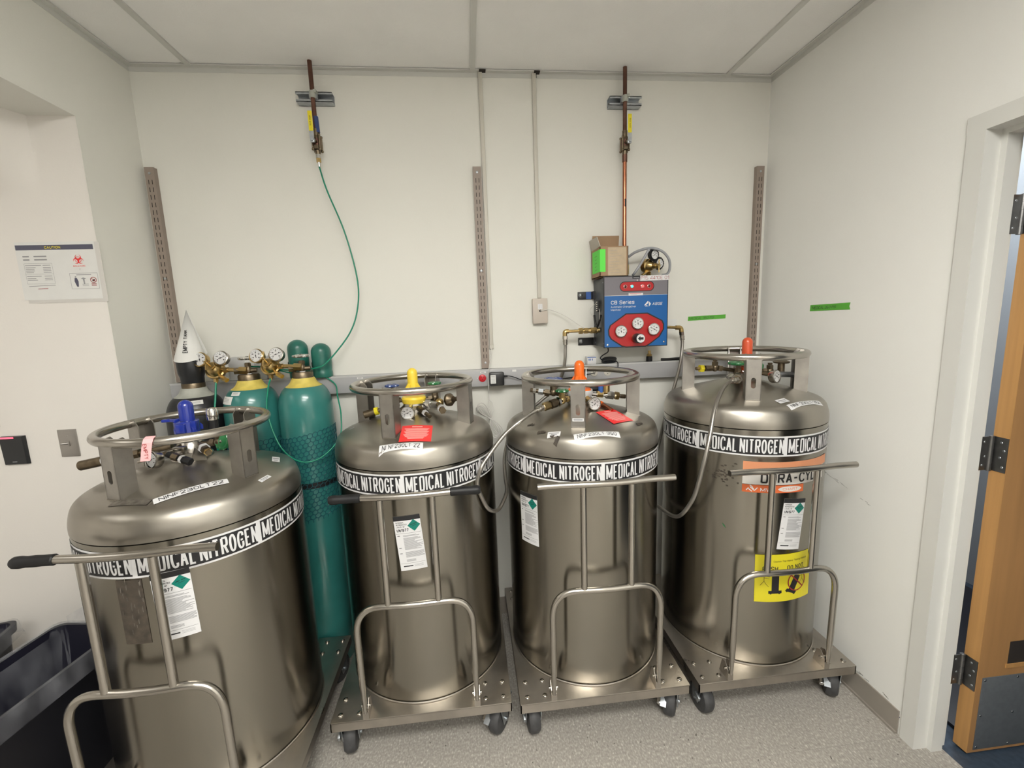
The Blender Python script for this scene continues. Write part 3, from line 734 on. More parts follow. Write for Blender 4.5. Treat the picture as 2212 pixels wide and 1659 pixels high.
def fitting(t, a, b, r, m='brass', nuts=(), name='fitting'):
    mb = MB(m); a = Vector(a); b = Vector(b); mb.cyl(a, b, r, n=16)
    for f, l, rr, mm in nuts:
        c = a.lerp(b, f); d = (b-a).normalized()*l/2; mb.hexn(c-d, c+d, rr, mm)
    return mb.build(name, t)
def valve(t, c, wheelm, up=(0, 0, 1), m='bronze', zw=.05, r=.026, inlet=None):
    mb = MB(m); c = Vector(c); u = Vector(up).normalized()
    mb.sph(c, .016, 0, 16, 1.1); mb.hexn(c+u*.006, c+u*.026, .014); mb.cyl(c+u*.02, c+u*(zw), .006, n=10); mb.hexn(c+u*.028, c+u*.036, .010)
    if inlet:
        q = Vector(inlet); mb.cyl(c, q, .0085, n=12)
        d = (q-c).normalized(); mb.hexn(c+d*.014, c+d*.03, .0135)
    v = mb.build('valve', t)
    if wheelm: handwheel(v, c+u*zw, u, r, wheelm)
    return v

LT = dict(
 a='brushed steel nitrogen tank nearest the camera with blue centre cap and one black grip',
 b='brushed steel nitrogen tank with yellow centre cap and two black grips, second from left',
 c='brushed steel nitrogen tank with orange centre cap above a white collar, second from right',
 d='brushed steel nitrogen tank by the right wall with orange placard and yellow hazard sticker')

# --- tank second from left (yellow cap)
t2 = dewar(LT['b'], (-.239, -.385, 0), 0, -16, -4.2, 0, grips=(-1, 1))
level_cap(t2, 1.418, .0205, 'yellow', 1.315, 'yellow')
valve(t2, (-.088, .02, 1.288), 'bluewheel', zw=.058, r=.025, inlet=(-.02, .0, 1.28)); valve(t2, (.085, .02, 1.288), 'greenwheel', zw=.060, r=.024, inlet=(.02, 0, 1.28))
gauge(t2, (-.015, -.105, 1.252), (-.10, -1, .25), .026, 195)
fitting(t2, (-.015, -.09, 1.252), (-.005, -.03, 1.275), .008, 'chrome')
mb = MB('bronze', 'yellowtag'); mb.cyl((-.203, -.005, 1.234), (-.158, -.003, 1.246), .0155, n=20, bev=.001); mb.cyl((-.160, -.003, 1.2455), (-.146, -.003, 1.249), .016, n=20, m='yellowtag'); mb.cyl((-.15, -.003, 1.248), (-.06, 0, 1.27), .009, n=14); mb.build('outlet_pipe', t2)
fitting(t2, (.02, -.05, 1.262), (.072, -.115, 1.236), .008, 'bronze', [(.6, .012, .012, 'white'), (.3, .016, .013, 'bronze')], 'relief_valve')
mb = MB('bronze', 'chrome', 'white', 'brass')
mb.cyl((.03, -.01, 1.275), (.10, -.03, 1.27), .010, n=14, m='chrome'); mb.hexn((.05, -.015, 1.274), (.07, -.02, 1.273), .016, 'chrome')
mb.sph((.105, -.02, 1.272), .018, 'brass'); mb.lathe([(.02, 0), (.027, .006), (.027, .018), (.02, .024), (.014, .036), (0, .038)], (.135, .01, 1.276), (.6, -.5, .1), 24, 'bronze')
mb.cyl((.10, -.03, 1.268), (.122, -.10, 1.255), .011, n=14, m='bronze'); mb.cyl((.114, -.075, 1.26), (.117, -.085, 1.258), .0155, n=20, m='white'); mb.hexn((.118, -.09, 1.257), (.123, -.105, 1.254), .014, 'bronze')
mb.cyl((.14, 0, 1.275), (.19, .02, 1.28), .006, n=10, m='chrome'); mb.hexn((.165, .01, 1.277), (.18, .016, 1.279), .010, 'bronze')
mb.build('pressure_regulator', t2)
red_label(domemap(.029, -.216, 0, 0), t2, .113, .108)
id_label(domemap(-.017, -.288, -1, 0), t2, .152, .024, 'NI NF230LT 22')
un_label(cylmap(-1.0, .826, 4.5), t2)
small_label(domemap(-.245, -.045, 60, 0), t2, .02, .01)

# --- tank second from right (orange cap)
t3 = dewar(LT['c'], (.455, -.402, 0), 0, -16, -1.0, 0)
level_cap(t3, 1.420, .0205, 'orange', 1.315, 'orange')
mb = MB('white'); mb.lathe([(.035, 1.258), (.048, 1.262), (.056, 1.280), (.054, 1.296), (.048, 1.294), (.044, 1.276), (.03, 1.272)], (0, 0, 0), (0, 0, 1), 24)
mb.build('white_collar', t3)
valve(t3, (-.112, .0, 1.290), 'bluewheel', zw=.055, r=.033, inlet=(-.03, 0, 1.27)); valve(t3, (-.085, -.045, 1.262), 'greenwheel', zw=.04, r=.024, m='brass', inlet=(-.03, -.02, 1.27))
gauge(t3, (.033, -.115, 1.254), (.22, -1, .22), .0255, 50, rim='steel_pol')
fitting(t3, (.03, -.09, 1.255), (.015, -.03, 1.275), .008, 'brass')
fitting(t3, (-.165, -.095, 1.250), (-.05, -.03, 1.268), .0095, 'bronze', [(.05, .028, .017, 'brass'), (.32, .03, .0185, 'bronze'), (.52, .01, .02, 'chrome')], 'hose_connection')
fitting(t3, (-.205, .03, 1.300), (-.12, .0, 1.285), .009, 'bronze', [(.2, .014, .012, 'chrome'), (.5, .02, .014, 'galv'), (.8, .02, .016, 'bronze')], 'relief_valve')
mb = MB('chrome', 'brass', 'bronze', 'cblue', 'rubber')
mb.cyl((.045, 0, 1.275), (.195, .0, 1.256), .0085, n=14, m='chrome'); mb.hexn((.075, 0, 1.273), (.10, 0, 1.270), .015, 'brass'); mb.hexn((.115, -.004, 1.268), (.145, -.004, 1.263), .018, 'chrome'); mb.hexn((.155, 0, 1.262), (.170, 0, 1.26), .018, 'brass'); mb.hexn((.178, 0, 1.258), (.20, 0, 1.255), .010, 'bronze')
mb.cyl((.115, .0, 1.275), (.115, 0, 1.312), .016, n=20, m='brass', bev=.002); mb.cyl((.092, .0, 1.278), (.092, 0, 1.306), .011, n=14, m='cblue')
mb.cyl((.035, .02, 1.295), (.085, .02, 1.292), .012, n=14, m='rubber')
mb.build('pressure_regulator', t3)
fitting(t3, (.07, -.06, 1.245), (.105, -.11, 1.222), .0085, 'copper_new', [(.1, .012, .011, 'orange')], 'relief_valve')
red_label(domemap(.099, -.156, 25, 0), t3, .104, .100)
id_label(domemap(-.011, -.284, -1, 0), t3, .168, .022, 'NINF230LT 350')
small_label(domemap(-.160, -.240, -20, 0), t3, .048, .022)
mb = MB('white', 'greyink')
a0 = radians(-16); mb.fn = flatmap((.2435*sin(a0)+.0, -.2435*cos(a0), 1.222), (cos(a0), sin(a0), 0), (0, 0, 1)); mb.sheet(-.021, -.006, .021, .006, .0006, 'white'); mb.sheet(-.017, -.003, .017, .003, .001, 'greyink'); mb.build('barcode_label', t3, smooth=False)
un_label(cylmap(-53.7, .827, 1), t3)
mb = MB('foil')
rr_ = random.Random(5)
for c in ((-.235, -.13), (-.20, -.205), (-.165, -.255), (.18, -.20)):
    mb = MB('residue', 'foil'); mb.fn = domemap(c[0], c[1], rr_.uniform(-40, 40), 0)
    for _ in range(4):
        x, y = rr_.uniform(-.015, .015), rr_.uniform(-.007, .007); mb.poly([(x-.008, y-.004), (x+.006, y-.005), (x+.009, y+.003), (x-.004, y+.005)], .0006+rr_.random()*.001)
    mb.build('sticker_remnant', t3)

# --- right tank
t4 = dewar(LT['d'], (1.18, -.405, 0), .065, -24, -5.9, -.028, bandz=1.030)
level_cap(t4, 1.487, .0205, 'redorange', 1.37, None, .02)
DZ4 = .065
mb = MB('redorange'); mb.lathe([(.02, 1.345), (.045, 1.350), (.045, 1.362), (.02, 1.366)], (.01, -.01, 0), (0, 0, 1), 24); mb.build('cap_flange', t4)
valve(t4, (-.045, -.04, 1.336), 'greenwheel', zw=.045, r=.034, inlet=(.02, 0, 1.34)); valve(t4, (-.125, .0, 1.362), None, zw=.03, inlet=(-.03, -.01, 1.345))
fitting(t4, (-.215, -.005, 1.362), (-.11, .0, 1.360), .007, 'bronze', [(.1, .012, .009, 'brass'), (.25, .016, .0165, 'yellowtag'), (.55, .03, .014, 'bronze')], 'relief_valve')
fitting(t4, (-.115, -.135, 1.322), (-.03, -.04, 1.336), .012, 'bronze', [(.1, .02, .014, 'brass'), (.4, .035, .021, 'steel_flat')], 'hose_connection')
gauge(t4, (.078, -.115, 1.328), (.40, -1, .2), .0265, 330)
fitting(t4, (.08, -.09, 1.328), (.04, -.02, 1.34), .008, 'bronze')
valve(t4, (.115, -.02, 1.338), None, zw=.035, inlet=(.03, 0, 1.34))
mb = MB('galv', 'bronze'); mb.cyl((.10, -.06, 1.330), (.215, -.06, 1.322), .012, n=8); mb.hexn((.20, -.06, 1.323), (.225, -.06, 1.321), .018, 'galv'); mb.cyl((.22, -.06, 1.321), (.255, -.05, 1.321), .007, n=10, m='bronze')
mb.cyl((.16, -.03, 1.335), (.16, -.03, 1.375), .014, n=14, m='bronze'); mb.lathe([(.03, 0), (.034, .006), (.02, .012)], (.16, -.03, 1.372), (0, 0, 1), 20, 'bronze'); mb.build('pressure_regulator', t4)
mb = MB('greenwheel'); mb.lathe([(.010, -.012), (.014, -.004), (.014, .006), (.009, .014), (0, .017)], (.062, -.03, 1.362), (0, 0, 1), 18); mb.build('valve_knob', t4)
small_label(domemap(.001, -.252, 15, DZ4), t4, .05, .026)
id_label(domemap(.082, -.268, 16, DZ4), t4, .178, .022, 'NINF 230LT 35!')
un_label(cylmap(3.4, .783, -5.5), t4)
# placard
mb = MB('placard', 'orange_print', 'orange_fade', 'black', 'white'); mb.fn = cylmap(-30.6, .973, 0)
mb.sheet(0, -.028, .352, .062, .0006, 'placard', 22, 1); mb.sheet(0, .026, .379, .062, .0008, 'orange_fade', 22, 1)
mb.sheet(0, -.060, .229, -.030, .0008, 'orange_print', 14, 1)
mb.text('DURA-CYL', .0615, -.022, .040, .0012, 'black', .222, wt=1.35)
mb.text('MVE', .062, -.055, .015, .0012, 'white', .044, wt=1.3)
for a, b in (((.014, -.052), (.022, -.042)), ((.022, -.046), (.034, -.056)), ((.027, -.038), (.042, -.052)), ((.042, -.052), (.052, -.040)), ((.034, -.040), (.040, -.046)), ((.026, -.031), (.036, -.039))): mb.line2(a, b, .0035, .0012, 'white')
mb.strips([(.172+.048*cos(2*pi*i/24), -.045+.011*sin(2*pi*i/24)) for i in range(24)], .0012, 'placard', 12); mb.text('CHART', .172, -.050, .010, .0015, 'orange_print', .060, .005, 'C')
mb.build('maker_placard', t4, smooth=False)
# yellow hazard sticker
mb = MB('hazard', 'black', 'darkred'); mb.fn = cylmap(1.0, .562, 1)
mb.sheet(-.117, -.100, .125, .100, .0006, 'hazard', 16, 1)
mb.text('Caution Top Heavy Tipping Hazard', -.05, .068, .007, .0011, 'black', .145, .004); mb.text('PUSH', -.090, .031, .020, .0011, 'black', .058, .02); mb.text('DO NOT', .005, .031, .020, .0011, 'black', .075, .02)
def cyl_icon(cx, cy, rot):
    R = Matrix.Rotation(radians(rot), 2); pts = [(-.014, -.028), (-.014, .030), (.014, .030), (.014, -.028), (.026, -.034), (.026, -.046), (.016, -.050), (.010, -.040), (-.010, -.040), (-.016, -.050), (-.026, -.046), (-.026, -.034)]
    for sub in ([(-.014, -.036), (-.014, .030), (.014, .030), (.014, -.036)], [(-.026, -.034), (-.026, -.046), (.026, -.046), (.026, -.034)], [(-.024, -.045), (-.016, -.050), (-.012, -.045)], [(.024, -.045), (.016, -.050), (.012, -.045)]):
        mb.strips([(R @ Vector(q)+Vector((cx, cy)))[:] for q in sub], .0012, 'black', 6)
cyl_icon(-.040, -.018, 0); cyl_icon(.042, -.024, -24)
def man(cx, cy, f):
    mb.ring2((cx, cy+.034), .009, .0105, .0011, 'black', 18)
    for a, b in (((0, .024), (0, -.006)), ((0, .016), (f*.022, .012)), ((0, .008), (f*.020, .004)), ((0, -.006), (-.014, -.024)), ((0, -.006), (.010, -.022)), ((.010, -.022), (.018, -.03))): mb.line2((cx+a[0], cy+a[1]), (cx+b[0], cy+b[1]), .0014, .0011, 'black')
man(-.083, -.005, 1); man(.078, -.01, -1)
mb.ring2((.052, -.020), .038, .0425, .0024, 'darkred'); mb.line2((.024, .008), (.052, -.020), .005, .0028, 'darkred'); mb.line2((.052, -.020), (.080, -.048), .005, .0028, 'darkred')
mb.build('hazard_sticker', t4, smooth=False)
mb = MB('residue'); mb.fn = cylmap(-42, .97, 0)
rr_ = random.Random(9)
for _ in range(40):
    x, y = rr_.gauss(0, .03), rr_.gauss(0, .022); mb.poly([(x, y), (x+rr_.uniform(.003, .012), y-.001), (x+.006, y+rr_.uniform(.003, .007)), (x-.002, y+.004)], .0004+rr_.random()*.0004)
mb.fn = cylmap(-41, .76, -55); mb.poly([(-.012, 0), (0, -.002), (.014, .001), (0, .003)], .0004, 'greenwheel')
mb.build('sticker_remnant', t4)

# --- nearest tank at far left (blue cap)
t1 = dewar(LT['a'], (-.957, -.648, 0), -.068, -21, -.1, .012, grips=(-1,), bandz=1.034)
D1 = -.068
level_cap(t1, 1.372, .0215, 'blue', 1.262, None)
mb = MB('blue'); mb.lathe([(.02, 1.25), (.036, 1.252), (.036, 1.30), (.02, 1.304)], (-.004, 0, 0), (0, 0, 1), 20)
for k in range(3): mb.box((-.05, .0, 1.305), (.055, .016, .010), 0, Matrix.Rotation(radians(150+k*20), 3, 'Z'), .003)
mb.box((.03, -.02, 1.288), (.018, .012, .03), 0, None, .002); mb.box((0, -.038, 1.282), (.028, .012, .03), 0, None, .003); mb.build('cap_flange', t1)
mb = MB('rubber', 'chrome'); mb.cyl((.081, .0, 1.21), (.081, 0, 1.30), .0145, n=18); mb.lathe([(.0165, 0), (.0175, .004), (.0175, .034), (.014, .040), (0, .041)], (.081, 0, 1.300), (0, 0, 1), 20, 'chrome'); mb.build('vent_stack', t1)
gauge(t1, (-.041, -.13, 1.208), (-.45, -1, .3), .0265, 215)
fitting(t1, (-.04, -.11, 1.208), (-.01, -.03, 1.222), .008, 'bronze')
mb = MB('bronze', 'white'); mb.cyl((-.345, -.01, 1.170), (-.262, -.008, 1.184), .0165, n=20, bev=.001); mb.cyl((-.272, -.008, 1.182), (-.265, -.008, 1.183), .0172, n=20, m='white'); mb.cyl((-.262, -.008, 1.184), (-.06, 0, 1.215), .0095, n=14); mb.hexn((-.19, -.006, 1.195), (-.16, -.005, 1.20), .015); mb.build('outlet_pipe', t1)
fitting(t1, (.0, -.115, 1.219), (.072, -.13, 1.195), .0095, 'rubber', [(.35, .02, .012, 'bronze'), (.62, .008, .0125, 'white'), (.86, .026, .012, 'rubber')], 'relief_valve')
fitting(t1, (.118, -.11, 1.215), (.06, -.05, 1.228), .0085, 'bronze', [(.12, .006, .012, 'brass'), (.35, .016, .014, 'bronze'), (.55, .008, .017, 'white')], 'relief_valve')
valve(t1, (.100, -.015, 1.226), None, zw=.03, inlet=(.02, 0, 1.22)); 
handwheel(t1, (.118, -.03, 1.230), (-.35, -1, .25), .026, 'greenwheel')
mb = MB('steel_pol'); mb.tube(spline([(-.13, -.06, 1.185), (-.06, -.07, 1.205), (0, -.085, 1.222), (.03, -.07, 1.228)]), .005, 10); mb.box((.015, -.08, 1.226), (.035, .02, .014), 0, None, .003)
mb.add([(.045, -.085, 1.185), (.095, -.085, 1.185), (.085, -.085, 1.215), (.062, -.085, 1.228), (.045, -.082, 1.185), (.095, -.082, 1.185), (.085, -.082, 1.215), (.062, -.082, 1.228)], [(0, 1, 2, 3), (7, 6, 5, 4), (0, 4, 5, 1), (1, 5, 6, 2), (2, 6, 7, 3), (3, 7, 4, 0)])
mb.build('tubing', t1)
id_label(domemap(.109, -.198, 38.5, D1), t1, .184, .026, 'NINF230LT22')
small_label(domemap(.266, -.090, 76, D1), t1, .046, .014); small_label(domemap(.232, .078, 22, D1), t1, .024, .060)
mb = MB('foil'); mb.fn = domemap(-.028, -.249, -5, D1); mb.sheet(-.055, -.012, .055, .012, .0006, 'foil', 6, 2); mb.build('sticker_remnant', t1)
un_label(cylmap(15.9, .829, 1.5), t1)
mb = MB('residue', 'foil'); mb.fn = cylmap(-2.9, .825, 0); mb.sheet(-.035, -.098, .035, .098, .0004, 'residue', 8, 1)
rr_ = random.Random(2)
for _ in range(22):
    x, y = rr_.uniform(-.03, .03), rr_.uniform(-.09, .09); mb.poly([(x, y), (x+.0018, y-.002), (x+.0022, y+rr_.uniform(.008, .022)), (x-.0005, y+.01)], .0008, 'foil')
mb.build('sticker_residue', t1)

# pink tag hanging over the ring of the far left tank
mb = MB('pinktag', 'darkred')
a = radians(-12); c1 = Vector((-.957, -.648, 1.289)); p0 = c1+Vector((-.053, -.226, .0167)); 
path = [(0, .0, .0175), (0, -.012, .0125), (0, -.0165, .002), (0, -.017, -.012), (0, -.016, -.05)]
rot = Matrix.Rotation(radians(9), 3, 'Z'); w = .0125; vs = []
ctr = Vector((-.957+.232*sin(radians(9)), -.648-.232*cos(radians(9)), 1.289))
for x, y, z in path:
    for s_ in (-1, 1): vs.append(ctr+rot @ Vector((s_*w+z*.22, y, z)))
mb.add(vs, [(2*i, 2*i+1, 2*i+3, 2*i+2) for i in range(len(path)-1)])
up = rot @ Vector((1, 0, 0)); mb.fn = flatmap(ctr+rot @ Vector((-.006, -.0175, -.022)), (0, 0, -1), up)
mb.text('EMPTY', -.022, -.005, .010, .0006, 'darkred', .044, .002)
tag(mb.build('tape_tag', smooth=False), 'pink tape tag reading EMPTY stuck on the ring of the nearest tank', 'tag')

# ------------------------------------------------------------------ gas cylinders in the corner
def cylinder(x, y, m, ringm, label, dzc=.022, group='compressed gas cylinders in the corner'):
    t = thing('gas_cylinder', label, 'gas cylinder', (x, y, 0), 0, group)
    R = .1125
    mb = MB(m); pr = [(R-.006, 0), (R, .008), (R, 1.215+dzc)]
    for k in range(1, 13):
        a = radians(90*k/12); pr.append((.060+(R-.060)*cos(a), 1.215+dzc+.106*sin(a)))
    mb.lathe(pr, (0, 0, 0), (0, 0, 1), 56); mb.build('cylinder_body', t)
    mb = MB(ringm); mb.lathe([(.076, 1.3165), (.066, 1.3225), (.056, 1.333), (.049, 1.348), (.0455, 1.354), (.034, 1.354)], (0, 0, dzc), (0, 0, 1), 36, 0, False, False); mb.build('neck_ring', t)
    mb = MB('bronze'); mb.lathe([(.043, 1.345), (.044, 1.372), (.040, 1.380), (.0, 1.380)], (0, 0, dzc), (0, 0, 1), 30); mb.build('neck_collar', t)
    return t, R
def cyl_valve(t, wx=.012):
    mb = MB('bronze', 'white'); mb.cyl((0, 0, 1.398), (0, 0, 1.406), .013, n=16, m='white'); mb.lathe([(.012, 1.404), (.015, 1.408), (.015, 1.425), (.010, 1.435), (.010, 1.452)], (0, 0, 0), (0, 0, 1), 16, 'bronze')
    mb.hexn((0, 0, 1.436), (0, 0, 1.450), .014); mb.cyl((0, 0, 1.418), (-.052, -.012, 1.418), .011, n=14); mb.hexn((-.024, -.006, 1.418), (-.052, -.012, 1.418), .016); mb.cyl((0, 0, 1.417), (.034, .006, 1.417), .010, n=14)
    v = mb.build('cylinder_valve', t); handwheel(v, (0, 0, 1.472), (0, 0, 1), .031, 'chrome')
def net(t, R, z0, z1, m='net', tilt=0):
    mb = MB(m); cs = .0145; n = 34; a_ = 2*pi*(R+.002)/n; rows = int((z1-z0)/(a_*.86)); r = .0017
    for j in range(rows):
        for i in range(n):
            ph = 2*pi*(i+(.5 if j % 2 else 0))/n; z = z0+j*a_*.86
            def P(dp, dzz, ph=ph, z=z): zz = z+dzz*a_; q = ph+dp*2*pi/n; return Vector(((R+.002)*sin(q), -(R+.002)*cos(q), zz+tilt*sin(q)))
            if cos(ph) < -.35: continue
            A, B, C_, D_ = P(0, .58*.5), P(.5, .29*.5+.0), P(0, .29), P(-.5, .145)
            top = P(0, .287); rt = P(.5, .573)
            mb.tube([P(0, -.287), P(0, .287)], r, 4, cap=False); mb.tube([P(0, .287), P(.5, .573)], r, 4, cap=False); mb.tube([P(0, .287), P(-.5, .573)], r, 4, cap=False)
    return mb.build('mesh_sleeve', t)
XR_, YR_ = -.748, -.170
cR, R_ = cylinder(XR_, YR_, 'teal', 'yel_ring', 'teal gas cylinder with yellow neck ring and dark mesh sleeve, rightmost in the corner'); cyl_valve(cR); net(cR, R_, .74, 1.155, tilt=.022)
cM, _ = cylinder(-.979, -.165, 'teal', 'yel_ring', 'teal gas cylinder with white paper labels on its shoulder, middle one of the corner row'); cyl_valve(cM); net(cM, R_, .80, 1.14)
cB, _ = cylinder(-1.210, -.172, 'blkcyl', 'gry_ring', 'black gas cylinder with grey neck ring and black cap, in the left corner', 0)
mb = MB('blkcyl'); mb.lathe([(.038, 1.355), (.042, 1.365), (.044, 1.40), (.050, 1.42), (.052, 1.49), (.040, 1.515), (.0, 1.52)], (0, 0, 0), (0, 0, 1), 32); mb.build('valve_cap', cB)
def shoulder(R, a):  # point on the cylinder shoulder
    return ((.060+(R-.060)*cos(a)), 1.215+.106*sin(a))
DZL = .022
def shoulder_label(t, phi, a, w, h, name='paper_label', m='paper'):
    mb = MB(m, 'greyink')
    def fn(u, v, k):
        q = a+v/.12; r, z = shoulder(R_, q); z += DZL; ph = radians(phi)+u/r; r += .0015+k; return (r*sin(ph), -r*cos(ph), z+.001)
    mb.fn = fn; mb.sheet(-w/2, -h/2, w/2, h/2, 0, m, 6, 4)
    for k in range(3): mb.sheet(-w*.35, h*(.2-.18*k)-.001, w*.3, h*(.2-.18*k)+.001, .0006, 'greyink', 3, 1)
    return mb.build(name, t)
shoulder_label(cM, -14, radians(58), .038, .030); shoulder_label(cM, -40, radians(36), .075, .045); shoulder_label(cM, -72, radians(30), .05, .03)
DZL = 0
shoulder_label(cB, 32, radians(52), .046, .030)
mb = MB('rubber'); 
for i in range(40):
    pass
mb.tube([(XR_+(.1165)*sin(a), YR_-.1165*cos(a), .905+.004*sin(a)) for a in [radians(-100+200*i/24) for i in range(25)]]+[(XR_+.1165, -.02, .912), (XR_+.1165, -.003, .914)], .003, 8)
st = MB('rubber'); N_ = 30; vs = []
pts = [(XR_+.1155*sin(a), YR_-.1155*cos(a)) for a in [radians(-90+180*i/N_) for i in range(N_+1)]]+[(XR_+.1155, -.002)]
pts = [(XR_-.1155, -.002)]+pts
for x, y in pts: vs += [(x, y, .893), (x, y, .919)]
st.add(vs, [(2*i, 2*i+2, 2*i+3, 2*i+1) for i in range(len(pts)-1)])
tag(st.build('securing_strap'), 'black strap around the rightmost teal gas cylinder', 'strap')
# paper cone EMPTY TANK
mb = MB('paper', 'black'); n = 40
cx, cy = -1.207, -.174
apex = Vector((cx+.012, cy+.0, 1.690)); vs = [apex]
for i in range(n+1):
    a = 2*pi*i/n; vs.append(Vector((cx+.058*cos(a), cy+.058*sin(a), 1.474+.006*cos(a*2))))
mb.add(vs, [(0, i+1, i+2) for i in range(n)])
mb.quad(vs[8], vs[9], Vector((cx+.04, cy+.06, 1.50)), apex)
def conefn(u, v, w):
    # v up the cone, u across, around azimuth facing the camera
    t = (v)/.216; r = .058*(1-t)+.0015+w; ph = radians(12)+u/.04
    b = Vector((cx+r*sin(ph), cy-r*cos(ph), 1.474+v)); b.x += .012*t; return b
mb.fn = conefn; mb.X = Matrix.Rotation(radians(90), 4, 'Z'); mb.text('EMPTY TANK', .034, -.008, .0150, .001, 'black', .096, wt=1.3)
tag(mb.build('paper_cone', ang=60), 'white paper cone reading EMPTY TANK on the black gas cylinder', 'paper cone')
mb = MB('raceway_top', 'paper'); mb.b2(-1.120, -.052, 1.3625, -.955, -.0008, 1.470, 0, .003); mb.b2(-1.045, -.0535, 1.385, -1.005, -.0515, 1.455, 'paper')
tag(mb.build('electrical_box'), 'pale grey electrical box on the back wall behind the left regulator', 'electrical box')
# cylinder caps standing on the raceway
def cap(x, y, z, r, h, label, hole):
    mb = MB('teal_dark', 'slot'); hs = h-r*.95
    pr = [(r*.96, 0), (r, .004), (r, .024), (r*.96, .028), (r*.98, .04), (r, hs)]+[(r*cos(radians(a)), hs+r*.95*sin(radians(a))) for a in (15, 30, 45, 60, 75, 90)]
    mb.lathe(pr, (x, y, z), (0, 0, 1), 36)
    a = radians(hole); mb.lathe([(.011, 0), (.011, .002)], (x+r*.985*sin(a), y-r*.985*cos(a), z+h*.38), (sin(a), -cos(a), 0), 16, 'slot')
    tag(mb.build('cylinder_cap'), label, 'cylinder cap', 'steel cylinder caps on the raceway')
RT = 1.361
cap(-.806, -.0455, RT, .045, .180, 'tall teal domed cylinder cap on the raceway, the left one', -75)
cap(-.702, -.0445, RT, .0440, .160, 'shorter teal domed cylinder cap on the raceway, nearer the hanging green tube', -75)
# regulators
def regulator(x, y, z, label, hose_dir):
    t = thing('gas_regulator', label, 'regulator', (x, y, z), 0, 'brass gas regulators on the teal cylinders')
    t.scale = (1.18, 1.18, 1.18)
    f = Vector((.10, -.85, .45)).normalized()
    mb = MB('brass'); mb.lathe([(.018, -.03), (.030, -.026), (.033, -.018), (.033, -.006), (.028, -.003), (.026, .012), (.018, .022), (.012, .026), (.012, .034), (.0, .034)], (0, 0, 0), f, 32)
    mb.hexn(Vector((0, 0, 0))+f*.026, Vector((0, 0, 0))+f*.034, .016); b = mb.build('regulator_body', t)
    mb = MB('brass'); mb.cyl(f*.03, f*.075, .004, n=10); q = Vector((.15, 0, 1)).normalized(); mb.cyl(f*.066-q*.026, f*.066+q*.026, .0026, n=8); mb.build('adjusting_screw', t)
    mb = MB('brass'); mb.cyl((.02, .005, -.002), (.095, .006, -.008), .0075, n=14); mb.hexn((.03, .005, -.004), (.045, .005, -.004), .011); mb.hexn((.085, .006, -.008), (.112, .006, -.01), .015); mb.cyl((.01, .0, -.02), (.045, -.015, -.038), .006, n=10); mb.hexn((.028, -.008, -.03), (.048, -.017, -.041), .009)
    mb.cyl((0, 0, -.02), (0, 0, -.052), .005, n=10); mb.hexn((0, 0, -.034), (0, 0, -.046), .009)
    for q in ((-.04, -.005, .038), (.032, .005, .04)): mb.cyl((q[0]*.3, .0, .0), (q[0]*.9, q[1]+.008, q[2]*.9), .006, n=10)
    mb.build('inlet_stem', t)
    gauge(t, (-.037, -.016, .040), (-.15, -1, .35), .0255, 95, rim='brass'); gauge(t, (.031, -.010, .042), (-.05, -1, .35), .0255, 15, rim='steel_pol')
    return t
regulator(-1.108, -.185, 1.430, 'brass regulator with two round gauges screwed to the middle teal cylinder', 0)
regulator(-.876, -.190, 1.436, 'brass regulator with two round gauges screwed to the rightmost teal cylinder', 0)
# green tubes
mb = MB('hose_green'); mb.tube(spline([(-.624, -.06, 2.30), (-.600, -.062, 2.20), (-.54, -.062, 2.02), (-.502, -.062, 1.816), (-.510, -.065, 1.68), (-.553, -.08, 1.562), (-.652, -.105, 1.440), (-.70, -.115, 1.412), (-.78, -.115, 1.405), (-.86, -.115, 1.41), (-.93, -.12, 1.425), (-.985, -.13, 1.432)], 12), .0034, 10)
tag(mb.build('gas_tube'), 'thin green tube hanging in a long curve from the left ceiling pipe to the cylinders', 'tube')
mb = MB('hose_green'); mb.tube(spline([(-.876, -.190, 1.385), (-.880, -.22, 1.34), (-.872, -.27, 1.24), (-.82, -.305, 1.10), (-.74, -.325, 1.035), (-.66, -.305, 1.04), (-.59, -.26, 1.11), (-.585, -.22, 1.20), (-.61, -.16, 1.28), (-.645, -.075, 1.33), (-.72, -.070, 1.375), (-.84, -.075, 1.39), (-.93, -.09, 1.42), (-.99, -.12, 1.430)], 12), .0032, 10)
tag(mb.build('gas_tube'), 'green tube looping across the front of the rightmost teal cylinder', 'tube')
mb = MB('hose_green'); mb.tube(spline([(-1.108, -.185, 1.380), (-1.108, -.20, 1.33), (-1.107, -.23, 1.24), (-1.105, -.25, 1.15), (-1.10, -.25, 1.05), (-1.09, -.26, .95)], 10), .0042, 10)
tag(mb.build('gas_tube'), 'green tube dropping straight down from the left regulator', 'tube')

